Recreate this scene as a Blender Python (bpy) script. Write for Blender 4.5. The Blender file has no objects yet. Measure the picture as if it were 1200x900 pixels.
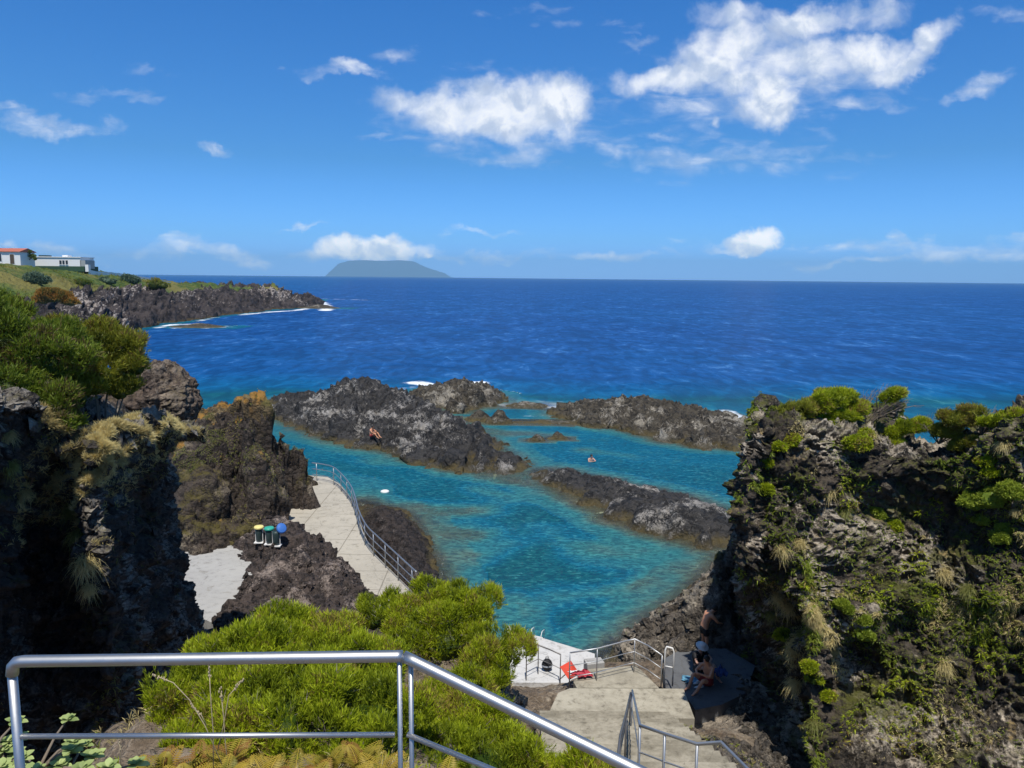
import bpy, math, random
import numpy as np
from mathutils import Vector, Matrix, Euler
from mathutils.bvhtree import BVHTree

R = math.radians
random.seed(7); rng = np.random.default_rng(7)
scene = bpy.context.scene
COL = scene.collection

# ------------------------------------------------------------------ camera
CAM_H = 13.0; FPX = 900.0; PITCH = 7.9; ROLL = 0.57
cam_data = bpy.data.cameras.new('camera'); cam = bpy.data.objects.new('camera', cam_data); COL.objects.link(cam)
cam_data.sensor_width = 36.0; cam_data.lens = 36.0*FPX/1200.0
cam_data.clip_start = 0.05; cam_data.clip_end = 90000
CM = Matrix.Translation((0, 0, CAM_H)) @ Matrix.Rotation(R(90-PITCH), 4, 'X') @ Matrix.Rotation(R(ROLL), 4, 'Z')
cam.matrix_world = CM
scene.camera = cam

def ray(u, v):
    d = CM.to_3x3() @ Vector(((u-600)/FPX, -(v-450)/FPX, -1.0))
    return d / d.y
def P(u, v, D):                        # point of a pixel's ray at distance D along +Y
    return Vector((0, 0, CAM_H)) + ray(u, v)*D
def S(u, v, z=0.0):                    # point of a pixel's ray at height z
    d = ray(u, v)
    return Vector((0, 0, CAM_H)) + d*((z-CAM_H)/d.z)

# ------------------------------------------------------------------ sun, sky, exposure
SUN_EL = 65.0; SUN_AZ = 177.0          # the sun stands high behind the camera, a little to the right
SUN_DIR = Vector((math.sin(R(SUN_AZ))*math.cos(R(SUN_EL)), math.cos(R(SUN_AZ))*math.cos(R(SUN_EL)), math.sin(R(SUN_EL))))
sun_d = bpy.data.lights.new('sun', 'SUN'); sun = bpy.data.objects.new('sun', sun_d); COL.objects.link(sun)
sun_d.energy = 4.8; sun_d.angle = R(0.53); sun_d.color = (1.0, 0.955, 0.88)
sun.rotation_euler = SUN_DIR.to_track_quat('Z', 'Y').to_euler(); sun.location = (0, -30, 60)
scene.view_settings.view_transform = 'Standard'; scene.view_settings.look = 'None'
scene.view_settings.exposure = 0.0; scene.view_settings.gamma = 1.0
scene.view_settings.use_curve_mapping = False
scene.cycles.use_denoising = True
scene.cycles.max_bounces = 6; scene.cycles.transparent_max_bounces = 12
scene.cycles.volume_bounces = 0

class NT:
    """small helper to write node trees"""
    def __init__(s, tree): s.t = tree; s.n = tree.nodes; s.l = tree.links
    def new(s, typ, **kw):
        nd = s.n.new(typ)
        for k, v in kw.items(): setattr(nd, k, v)
        return nd
    def put(s, sock, v):
        if v is None: return
        if isinstance(v, bpy.types.NodeSocket): s.l.new(v, sock)
        else:
            if isinstance(v, (tuple, list)) and sock.type == 'RGBA' and len(v) == 3: v = (*v, 1)
            sock.default_value = v
    def m(s, op, a, b=None, c=None, clamp=False):
        nd = s.new('ShaderNodeMath', operation=op, use_clamp=clamp)
        s.put(nd.inputs[0], a); s.put(nd.inputs[1], b)
        if c is not None: s.put(nd.inputs[2], c)
        return nd.outputs[0]
    def vm(s, op, a, b=None, scale=None):
        nd = s.new('ShaderNodeVectorMath', operation=op)
        s.put(nd.inputs[0], a)
        if b is not None: s.put(nd.inputs[1], b)
        if scale is not None: s.put(nd.inputs['Scale'], scale)
        return nd.outputs['Value'] if op in ('DOT_PRODUCT', 'LENGTH') else nd.outputs[0]
    def noise(s, vec, scale, detail=4, rough=0.55, dist=0.0, out='Fac'):
        nd = s.new('ShaderNodeTexNoise'); s.put(nd.inputs['Vector'], vec); s.put(nd.inputs['Scale'], scale)
        nd.inputs['Detail'].default_value = detail; nd.inputs['Roughness'].default_value = rough
        nd.inputs['Distortion'].default_value = dist
        return nd.outputs[out]
    def voro(s, vec, scale, feature='F1', out='Distance', rnd=1.0):
        nd = s.new('ShaderNodeTexVoronoi', feature=feature); s.put(nd.inputs['Vector'], vec); s.put(nd.inputs['Scale'], scale)
        nd.inputs['Randomness'].default_value = rnd
        return nd.outputs[out]
    def mix(s, f, a, b, mode='MIX'):
        nd = s.new('ShaderNodeMix', data_type='RGBA', blend_type=mode)
        s.put(nd.inputs[0], f); s.put(nd.inputs[6], a); s.put(nd.inputs[7], b)
        return nd.outputs[2]
    def ss(s, v, lo, hi, a=0.0, b=1.0):
        nd = s.new('ShaderNodeMapRange', interpolation_type='SMOOTHSTEP'); s.put(nd.inputs[0], v)
        for i, x in enumerate((lo, hi, a, b)): nd.inputs[1+i].default_value = x
        return nd.outputs[0]
    def ramp(s, v, stops, interp='LINEAR'):
        nd = s.new('ShaderNodeValToRGB'); cr = nd.color_ramp; cr.interpolation = interp
        while len(cr.elements) < len(stops): cr.elements.new(0.5)
        for e, (p, c) in zip(cr.elements, stops): e.position = p; e.color = (*c, 1)
        s.put(nd.inputs[0], v); return nd.outputs[0]

world = bpy.data.worlds.new('World'); scene.world = world; world.use_nodes = True
def build_world():
    w = NT(world.node_tree); w.n.clear()
    sky = w.new('ShaderNodeTexSky', sky_type='NISHITA'); sky.sun_disc = False
    sky.sun_elevation = R(SUN_EL); sky.sun_rotation = R(SUN_AZ); sky.altitude = 10; sky.air_density = 1.0
    sky.dust_density = 0.15; sky.ozone_density = 2.2
    tc = w.new('ShaderNodeTexCoord').outputs['Generated']
    sp = w.new('ShaderNodeSeparateXYZ'); w.put(sp.inputs[0], tc)
    yy = w.m('MAXIMUM', sp.outputs[1], 0.02)
    px = w.m('DIVIDE', sp.outputs[0], yy); pz = w.m('DIVIDE', sp.outputs[2], yy)
    hl = w.m('SQRT', w.m('ADD', w.m('MULTIPLY', sp.outputs[0], sp.outputs[0]), w.m('MULTIPLY', sp.outputs[1], sp.outputs[1])))
    pz0 = w.m('DIVIDE', w.m('MAXIMUM', sp.outputs[2], 0.0), w.m('MAXIMUM', hl, .02))
    cb = w.new('ShaderNodeCombineXYZ'); w.put(cb.inputs[0], px); w.put(cb.inputs[1], pz); p0 = cb.outputs[0]
    # warp the lookup so outlines billow
    n1 = w.noise(p0, 9, 5, 0.6, out='Color'); n2 = w.noise(p0, 42, 5, 0.62, out='Color')
    wp = w.vm('ADD', w.vm('SCALE', w.vm('SUBTRACT', n1, (.5, .5, .5)), scale=0.085), w.vm('SCALE', w.vm('SUBTRACT', n2, (.5, .5, .5)), scale=0.018))
    pw = w.vm('ADD', p0, wp)
    sw = w.new('ShaderNodeSeparateXYZ'); w.put(sw.inputs[0], pw); X, Z = sw.outputs[0], sw.outputs[1]
    def field(items):
        acc = None
        for (u, v, ru, rv, rot, k) in items:
            c = ray(u, v); cx, cz = c.x, c.z
            ca, sa = math.cos(R(rot)), math.sin(R(rot))
            dx = w.m('SUBTRACT', X, cx); dz = w.m('SUBTRACT', Z, cz)
            a = w.m('ADD', w.m('MULTIPLY', dx, ca*900/ru), w.m('MULTIPLY', dz, sa*900/ru))
            b = w.m('ADD', w.m('MULTIPLY', dx, -sa*900/rv), w.m('MULTIPLY', dz, ca*900/rv))
            q = w.m('ADD', w.m('MULTIPLY', a, a), w.m('MULTIPLY', b, b))
            e = w.m('MULTIPLY', w.m('SUBTRACT', 1.0, q), k)
            acc = e if acc is None else w.m('MAXIMUM', acc, e)
        return acc
    # (u, v, half width, half height, tilt, strength)
    thick = [(560, 130, 110, 32, 3, 1.3), (650, 114, 46, 38, 10, 1.6), (610, 130, 75, 38, 0, 1.4), (500, 125, 75, 27, -8, 1.1),
             (900, 124, 42, 32, 10, 1.5), (890, 90, 60, 30, 5, 1.0), (1010, 62, 70, 24, 8, 1.2), (1095, 48, 34, 20, 25, 1.2), (940, 78, 80, 26, 6, 1.1), (960, 25, 110, 24, 8, 1.1),
             (800, 82, 82, 20, 8, 1.3), (870, 20, 70, 20, 0, .8), (860, 55, 80, 34, 10, 1.1), (846, 146, 9, 10, 0, .9), (1060, 70, 60, 16, 20, 1.0),
             (440, 293, 84, 19, 2, 1.8), (465, 284, 16, 13, 0, 1.1), (486, 293, 12, 11, 0, 1.0), (420, 284, 40, 9, 0, 1.1), (510, 298, 8, 6, 0, .9),
             (882, 275, 42, 16, 2, 1.8), (860, 284, 25, 7, 0, .8)]
    wisp = [(405, 80, 70, 8, -3, .9), (470, 62, 32, 10, 5, .7), (60, 142, 90, 15, -6, 1.0), (160, 84, 32, 7, 0, .45), (130, 108, 60, 8, -4, .55), (175, 118, 30, 7, 0, .5),
            (250, 163, 28, 7, -10, .75), (440, 163, 24, 6, 0, .6), (590, 185, 80, 14, 0, .6), (530, 165, 60, 16, 0, .5), (345, 258, 34, 3.2, 0, .5),
            (565, 271, 45, 3.4, 2, .55), (575, 297, 30, 6, 0, .4), (770, 300, 60, 4, 0, .4), (230, 292, 100, 12, -2, 1.0), (300, 300, 26, 12, 0, 1.0), (200, 288, 50, 9, 0, 1.0), (8, 284, 12, 7, 0, 1.0), (50, 290, 26, 9, 0, .7),
            (700, 299, 90, 7, 0, 1.0), (640, 298, 40, 8, 0, .8), (760, 298, 20, 7, 0, 1.1), (1050, 290, 120, 11, 0, .9), (1120, 298, 100, 12, 0, .9), (990, 309, 80, 6, 0, .9), (60, 296, 70, 9, 0, .8), (560, 300, 60, 5, 0, .8), (1020, 290, 18, 7, 0, 1.2), (1185, 290, 36, 16, 0, 1.0),
            (830, 285, 50, 6, 0, .5), (850, 185, 140, 20, 0, .55), (730, 180, 60, 10, 0, .65), (910, 200, 50, 9, 0, .5), (790, 157, 44, 10, 5, .5),
            (1010, 118, 60, 13, 10, .8), (1155, 92, 50, 12, 22, .9), (755, 40, 22, 6, 5, .45), (960, 130, 60, 14, 10, .5), (1180, 20, 30, 8, 0, .3), (620, 5, 60, 6, 0, .3),
            (700, 20, 50, 5, 0, .2), (900, 90, 170, 60, 8, .95), (590, 140, 150, 48, 3, .7), (830, 185, 170, 26, 0, .5)]
    f1, f2 = field(thick), field(wisp)
    fb = w.noise(p0, 21, 7, 0.56, 0.3)
    cs = w.new('ShaderNodeVectorMath', operation='MULTIPLY'); w.put(cs.inputs[0], p0); cs.inputs[1].default_value = (1, 3.0, 1)
    fw = w.noise(cs.outputs[0], 17, 7, 0.58, 0.4)
    a1 = w.ss(w.m('ADD', f1, w.m('MULTIPLY', w.m('SUBTRACT', fb, .5), 3.0)), -0.15, 1.5)
    a2 = w.m('MULTIPLY', w.ss(w.m('ADD', f2, w.m('MULTIPLY', w.m('SUBTRACT', fw, .5), 3.2)), -0.1, 1.9), 0.78)
    alpha = w.m('SUBTRACT', 1.0, w.m('MULTIPLY', w.m('SUBTRACT', 1.0, a1), w.m('SUBTRACT', 1.0, a2)))
    # relief: denser towards the sun side above -> brighter
    off = w.vm('ADD', p0, (-0.004, -0.016, 0))
    fb2 = w.noise(off, 21, 7, 0.56, 0.3)
    rel = w.m('SUBTRACT', fb, fb2)
    lit = w.m('ADD', w.m('ADD', 0.72, w.m('MULTIPLY', a1, 0.16)), w.m('MULTIPLY', rel, -2.3), clamp=True)
    ccol = w.ramp(lit, [(0.0, (3.9, 4.8, 6.8)), (0.62, (5.6, 6.5, 8.2)), (1.0, (9.8, 10.0, 10.4))])
    ccol = w.mix(1.0, ccol, w.ramp(w.m('DIVIDE', pz0, .2), [(0.0, (2.1, 1.95, 1.7)), (.35, (1.35, 1.3, 1.2)), (.6, (1.1, 1.08, 1.05)), (1.0, (1, 1, 1))]), 'MULTIPLY')
    # the phone's deep clear blue: tint of the sky light by height above the horizon
    el = w.ramp(w.m('DIVIDE', pz0, 1.2), [(0.0, (.42, .98, 3.0)), (.04, (.34, .84, 1.8)), (.12, (.235, .66, 1.17)), (.30, (.16, .66, 1.27)), (.7, (.62, .85, 1.05)), (1.0, (.75, .9, 1.0))])
    skc = w.mix(1.0, sky.outputs[0], el, 'MULTIPLY')
    colr = w.mix(alpha, skc, ccol)
    bg = w.new('ShaderNodeBackground'); w.put(bg.inputs[0], colr); bg.inputs[1].default_value = 0.105
    o = w.new('ShaderNodeOutputWorld'); w.put(o.inputs[0], bg.outputs[0])
    world.cycles.sampling_method = 'MANUAL'; world.cycles.sample_map_resolution = 512
build_world()

# ------------------------------------------------------------------ object helpers
def tag(o, label=None, cat=None, group=None, kind=None):
    if label: o['label'] = label
    if cat: o['category'] = cat
    if group: o['group'] = group
    if kind: o['kind'] = kind
    return o
def empty(name, loc=(0, 0, 0), rz=0.0):
    o = bpy.data.objects.new(name, None); COL.objects.link(o); o.location = loc; o.rotation_euler = (0, 0, rz)
    o.empty_display_size = 0.2
    return o
def mesh_np(name, V, F, mat, parent=None, smooth=True, world_space=True, attrs=None):
    """V (n,3) array, F (m,k) array of faces with the same number of corners, or a list of faces"""
    me = bpy.data.meshes.new(name)
    V = np.asarray(V, dtype=np.float32)
    if isinstance(F, np.ndarray):
        F = F.astype(np.int32); m, k = F.shape
        me.vertices.add(len(V)); me.vertices.foreach_set('co', V.ravel())
        me.loops.add(m*k); me.loops.foreach_set('vertex_index', F.ravel())
        me.polygons.add(m); me.polygons.foreach_set('loop_start', np.arange(0, m*k, k, dtype=np.int32))
        me.update(calc_edges=True)
    else:
        me.from_pydata([tuple(map(float, p)) for p in V], [], [tuple(f) for f in F]); me.update()
    me.polygons.foreach_set('use_smooth', np.full(len(me.polygons), smooth))
    if attrs:
        for an, av in attrs.items():
            a = me.attributes.new(an, 'FLOAT', 'POINT'); a.data.foreach_set('value', np.asarray(av, dtype=np.float32))
    o = bpy.data.objects.new(name, me); COL.objects.link(o)
    if mat: me.materials.append(mat)
    if parent is not None:
        o.parent = parent
        if world_space: o.matrix_parent_inverse = parent_matrix(parent).inverted()
    return o
def parent_matrix(o):
    m = Matrix.LocRotScale(o.location, o.rotation_euler, o.scale)
    if o.parent: m = parent_matrix(o.parent) @ o.matrix_parent_inverse @ m
    return m
def recentre(o):
    """moves the origin of a mesh to its base centre"""
    me = o.data; n = len(me.vertices); co = np.empty(n*3, np.float32); me.vertices.foreach_get('co', co); co = co.reshape(-1, 3)
    c = np.array([(co[:, 0].min()+co[:, 0].max())/2, (co[:, 1].min()+co[:, 1].max())/2, co[:, 2].min()], np.float32)
    me.vertices.foreach_set('co', (co-c).ravel()); o.location = Vector(map(float, c)); me.update()
    return o

class MB:
    """collects boxes, tubes and prisms into ONE mesh"""
    def __init__(s): s.V = []; s.F = []
    def add(s, V, F):
        b = len(s.V); s.V += [tuple(v) for v in V]; s.F += [tuple(i+b for i in f) for f in F]
    def box(s, c, size, rz=0.0, rot=None, taper=1.0):
        x, y, z = [k/2 for k in size]; M = rot.to_matrix() if rot else Matrix.Rotation(rz, 3, 'Z')
        V = [Vector(c)+M @ Vector((sx*x*(taper if sz > 0 else 1), sy*y*(taper if sz > 0 else 1), sz*z)) for sz in (-1, 1) for sx, sy in ((-1, -1), (1, -1), (1, 1), (-1, 1))]
        s.add(V, [(3, 2, 1, 0), (4, 5, 6, 7), (0, 1, 5, 4), (1, 2, 6, 5), (2, 3, 7, 6), (3, 0, 4, 7)])
    def tube(s, pts, r, n=12, caps=True):
        pts = [Vector(p) for p in pts]; m = len(pts); rr = r if isinstance(r, (list, tuple)) else [r]*m
        up = None; V = []
        for i, p in enumerate(pts):
            a = (pts[i]-pts[i-1]).normalized() if i else None; b = (pts[i+1]-pts[i]).normalized() if i < m-1 else None
            t = ((a or b)+(b or a)).normalized()
            if up is None:
                up = Vector((0, 0, 1)) if abs(t.z) < 0.9 else Vector((0, 1, 0))
            sd = t.cross(up).normalized(); up2 = sd.cross(t).normalized(); up = up2
            k = 1.0/max(0.35, (t.dot(a) if a else t.dot(b)))
            for j in range(n):
                an = 2*math.pi*j/n; V.append(p+(sd*math.cos(an)+up2*math.sin(an)*(k if abs(t.z) < .9 else 1))*rr[i])
        F = [(i*n+j, i*n+(j+1) % n, (i+1)*n+(j+1) % n, (i+1)*n+j) for i in range(m-1) for j in range(n)]
        if caps: F += [tuple(reversed(range(n))), tuple((m-1)*n+j for j in range(n))]
        s.add(V, F)
    def prism(s, poly, z0, z1):
        """poly: list of (x, y); counter-clockwise"""
        n = len(poly)
        ar = sum(poly[i][0]*poly[(i+1) % n][1]-poly[(i+1) % n][0]*poly[i][1] for i in range(n))
        if ar < 0: poly = poly[::-1]
        s.add([(x, y, z0) for x, y in poly]+[(x, y, z1) for x, y in poly],
              [tuple(reversed(range(n))), tuple(range(n, 2*n))]+[(i, (i+1) % n, n+(i+1) % n, n+i) for i in range(n)])
    def ellipsoid(s, c, r, n=10, m=7, rot=None):
        V = []; M = rot.to_matrix() if rot else Matrix.Identity(3)
        for i in range(m+1):
            th = math.pi*i/m
            for j in range(n):
                ph = 2*math.pi*j/n
                V.append(Vector(c)+M @ Vector((r[0]*math.sin(th)*math.cos(ph), r[1]*math.sin(th)*math.sin(ph), r[2]*math.cos(th))))
        s.add(V, [(i*n+j, (i+1)*n+j, (i+1)*n+(j+1) % n, i*n+(j+1) % n) for i in range(m) for j in range(n)])
    def build(s, name, mat, parent=None, smooth=False):
        return mesh_np(name, s.V, s.F, mat, parent, smooth)

# ------------------------------------------------------------------ numpy noise
def _h(i, j, k, seed):
    with np.errstate(over='ignore'):
        n = (i.astype(np.uint32)*np.uint32(374761393)+j.astype(np.uint32)*np.uint32(668265263)+k.astype(np.uint32)*np.uint32(2147483647)+np.uint32(seed*1013904223 & 0xffffffff))
        n = (n ^ (n >> np.uint32(13)))*np.uint32(1274126177); n = n ^ (n >> np.uint32(16))
        n = n*np.uint32(2246822519); n = n ^ (n >> np.uint32(15))
    return n
def vnoise(p, scale, seed=0):
    q = p*scale+np.float64(seed*17.37); f = np.floor(q); i = f.astype(np.int64); t = q-f; t = t*t*t*(t*(t*6-15)+10)
    out = 0
    for a in (0, 1):
        for b in (0, 1):
            for c in (0, 1):
                w = (t[:, 0] if a else 1-t[:, 0])*(t[:, 1] if b else 1-t[:, 1])*(t[:, 2] if c else 1-t[:, 2])
                out = out+w*(_h(i[:, 0]+a, i[:, 1]+b, i[:, 2]+c, seed) & np.uint32(0xffff)).astype(np.float64)/65535.0
    return out*2-1
def fbm(p, scale, octs=4, seed=0, gain=0.5, ridged=False):
    out = 0; amp = 1; tot = 0
    for o in range(octs):
        n = vnoise(p, scale*2.03**o, seed+o*7)
        if ridged: n = 1-2*np.abs(n)
        out = out+amp*n; tot += amp; amp *= gain
    return out/tot
def worley(p, scale, seed=0):
    """F1 and F2 distance, using the 2x2x2 closest cells"""
    q = p*scale+seed*11.1; b = np.floor(q-0.5).astype(np.int64)
    f1 = np.full(len(p), 9.0); f2 = np.full(len(p), 9.0); cid = np.zeros(len(p))
    for a in (0, 1):
        for c in (0, 1):
            for d in (0, 1):
                i, j, k = b[:, 0]+a, b[:, 1]+c, b[:, 2]+d
                h = _h(i, j, k, seed)
                jx = (h & np.uint32(1023)).astype(np.float64)/1023; jy = ((h >> np.uint32(10)) & np.uint32(1023)).astype(np.float64)/1023; jz = ((h >> np.uint32(20)) & np.uint32(1023)).astype(np.float64)/1023
                dd = np.sqrt((q[:, 0]-(i+.15+.7*jx))**2+(q[:, 1]-(j+.15+.7*jy))**2+(q[:, 2]-(k+.15+.7*jz))**2)
                cid = np.where(dd < f1, jy, cid)
                lo = np.minimum(f1, dd); f2 = np.minimum(f2, np.maximum(f1, dd)); f1 = lo
    return f1, f2, cid

def grid_faces(nu, nv):
    i = np.arange(nv-1)[:, None]*nu+np.arange(nu-1)[None, :]
    return np.stack([i, i+1, i+1+nu, i+nu], -1).reshape(-1, 4)
def grid_normals(G):
    du = np.gradient(G, axis=1); dv = np.gradient(G, axis=0); n = np.cross(du, dv)
    return n/(np.linalg.norm(n, axis=2, keepdims=True)+1e-9)
def rough_rock(P3, N3, amp, sc=1.0, seed=1, k=(1.0, 1.0, 1.0, 1.0)):
    """jagged lava: big swells, boulders with deep seams, clinker"""
    p = P3+0.30/sc*np.stack([vnoise(P3, 0.9*sc, seed+50), vnoise(P3, 0.9*sc, seed+51), vnoise(P3, 0.9*sc, seed+52)], 1)
    p = p+0.05/sc*np.stack([vnoise(P3, 6*sc, seed+60), vnoise(P3, 6*sc, seed+61), vnoise(P3, 6*sc, seed+62)], 1)
    d = k[0]*1.0*fbm(p, 0.28*sc, 3, seed)
    dome = lambda f: np.sqrt(np.maximum(.72-f*f, 0.0))-.55      # rounded clinker with seams between
    f1, f2, c = worley(p*np.array([1, 1, .8]), 0.75*sc, seed+3)
    d += k[1]*(.55*dome(f1)+.70*(c-.5)*np.clip((f2-f1)*5, 0, 1))
    f1, f2, c = worley(p, 2.1*sc, seed+5)
    d += k[2]*(.30*dome(f1)+.34*(c-.5)*np.clip((f2-f1)*5, 0, 1))
    f1, f2, c = worley(p, 4.9*sc, seed+6)
    d += k[3]*(.17*dome(f1)+.16*(c-.5)*np.clip((f2-f1)*5, 0, 1))
    f1, f2, c = worley(p, 10.5*sc, seed+8)
    d += k[3]*(.085*dome(f1)+.05*(c-.5)*np.clip((f2-f1)*5, 0, 1))
    d += k[3]*0.05*fbm(p, 7*sc, 2, seed+9)
    j = k[4] if len(k) > 4 else .6                               # sharp crests and pits
    d += j*(.55*fbm(p, .9*sc, 4, seed+21, .55, True)-.10+.16*fbm(p, 3.6*sc, 3, seed+23, .6, True))
    return P3+N3*(d*amp/sc)[:, None]

def catmull(ctrl, n):
    """ctrl (m, ..., 3) -> n samples along axis 0"""
    m = ctrl.shape[0]; t = np.linspace(0, m-1-1e-6, n); i = t.astype(int); f = (t-i).reshape(-1, *([1]*(ctrl.ndim-1)))
    g = lambda j: ctrl[np.clip(j, 0, m-1)]
    a, b, c, d = g(i-1), g(i), g(i+1), g(i+2)
    return 0.5*((2*b)+(c-a)*f+(2*a-5*b+4*c-d)*f*f+(3*b-a-3*c+d)*f**3)
def loft(name, rows, nu, nv, mat, amp, sc, seed, flip=False, k=(1, 1, 1, 1), fade=None):
    C = np.array([[tuple(p) for p in r] for r in rows], dtype=np.float64)
    G = catmull(C, nv); G = np.swapaxes(catmull(np.swapaxes(G, 0, 1), nu), 0, 1)
    N = grid_normals(G)
    if flip: N = -N
    V = rough_rock(G.reshape(-1, 3), N.reshape(-1, 3), amp, sc, seed, k)
    F = grid_faces(nu, nv)
    if flip: F = F[:, ::-1]
    return mesh_np(name, V, F, mat)

class RBF:
    def __init__(s, pts):
        s.p = np.array([(p[0], p[1]) for p in pts]); z = np.array([p[2] for p in pts])
        n = len(pts); A = np.zeros((n+3, n+3)); A[:n, :n] = s.k(np.linalg.norm(s.p[:, None]-s.p[None], axis=2))+np.eye(n)*1e-3
        A[:n, n] = 1; A[:n, n+1:] = s.p; A[n, :n] = 1; A[n+1:, :n] = s.p.T
        s.w = np.linalg.solve(A, np.concatenate([z, [0, 0, 0]])); s.n = n
    def k(s, r): return r                      # linear kernel: no overshoot
    def __call__(s, xy):
        out = np.empty(len(xy))
        for i in range(0, len(xy), 60000):
            q = xy[i:i+60000]; r = np.sqrt((q[:, 0:1]-s.p[None, :, 0])**2+(q[:, 1:2]-s.p[None, :, 1])**2)
            out[i:i+60000] = s.k(r) @ s.w[:s.n]+s.w[s.n]+q @ s.w[s.n+1:]
        return out
SHOALS = []     # (rbf, x0, x1, y0, y1) used for the sea depth
def field(name, pts, res, mat, amp, sc, seed, pad=1.0, floor=-2.5, k=(1, 1, 1, 1), bbox=None, shoal=False, ratio=1.0, smooth=0):
    """height field through scattered points, displaced along its normals"""
    f = RBF(pts); a = np.array([(p[0], p[1]) for p in pts])
    x0, x1, y0, y1 = bbox or (a[:, 0].min()-pad, a[:, 0].max()+pad, a[:, 1].min()-pad, a[:, 1].max()+pad)
    nu = int((x1-x0)/res)+2; nv = int((y1-y0)/(res*ratio))+2
    X, Y = np.meshgrid(np.linspace(x0, x1, nu), np.linspace(y0, y1, nv))
    Z = f(np.stack([X.ravel(), Y.ravel()], 1)).reshape(X.shape)
    if shoal: SHOALS.append((f, x0, x1, y0, y1))
    Zf = np.maximum(Z, floor)
    G = np.stack([X, Y, Zf], -1); N = grid_normals(G)
    V = rough_rock(G.reshape(-1, 3), N.reshape(-1, 3), amp, sc, seed, k)
    F = grid_faces(nu, nv)
    keep = (Z.ravel()[F] > floor-0.3).any(1); F = F[keep]
    used = np.unique(F); mp = np.full(len(V), -1); mp[used] = np.arange(len(used))
    return mesh_np(name, V[used], mp[F], mat)

BVH = {}
def add_bvh(o):
    me = o.data; n = len(me.vertices); co = np.empty(n*3, np.float32); me.vertices.foreach_get('co', co)
    k = len(me.polygons); ls = np.empty(len(me.loops), np.int32); me.loops.foreach_get('vertex_index', ls)
    ld = np.array(o.location)
    BVH[o.name] = BVHTree.FromPolygons((co.reshape(-1, 3)+ld).tolist(), ls.reshape(k, -1).tolist())
def hit(u, v, names=None):
    best = None; o = Vector((0, 0, CAM_H)); d = ray(u, v).normalized()
    for n, b in BVH.items():
        if names and n not in names: continue
        loc, nor, idx, dist = b.ray_cast(o, d)
        if loc and (best is None or dist < best[2]): best = (loc, nor if nor.dot(d) < 0 else -nor, dist, n)
    return best
# ------------------------------------------------------------------ materials
def mat_new(name):
    m = bpy.data.materials.new(name); m.use_nodes = True; m.node_tree.nodes.clear()
    return m, NT(m.node_tree)
def finish(t, shader, disp=None):
    o = t.new('ShaderNodeOutputMaterial'); t.put(o.inputs['Surface'], shader)
def bsdf(t, col, rough=0.8, normal=None, metal=0.0, spec=0.3, **kw):
    b = t.new('ShaderNodeBsdfPrincipled'); t.put(b.inputs['Base Color'], col); t.put(b.inputs['Roughness'], rough)
    t.put(b.inputs['Metallic'], metal); t.put(b.inputs['Specular IOR Level'], spec)
    if normal is not None: t.put(b.inputs['Normal'], normal)
    for k, v in kw.items(): t.put(b.inputs[k.replace('_', ' ')], v)
    return b.outputs[0]
def bump(t, h, strength=1.0, dist=0.05, normal=None):
    b = t.new('ShaderNodeBump'); t.put(b.inputs['Height'], h); b.inputs['Strength'].default_value = strength; b.inputs['Distance'].default_value = dist
    if normal is not None: t.put(b.inputs['Normal'], normal)
    return b.outputs[0]

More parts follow.
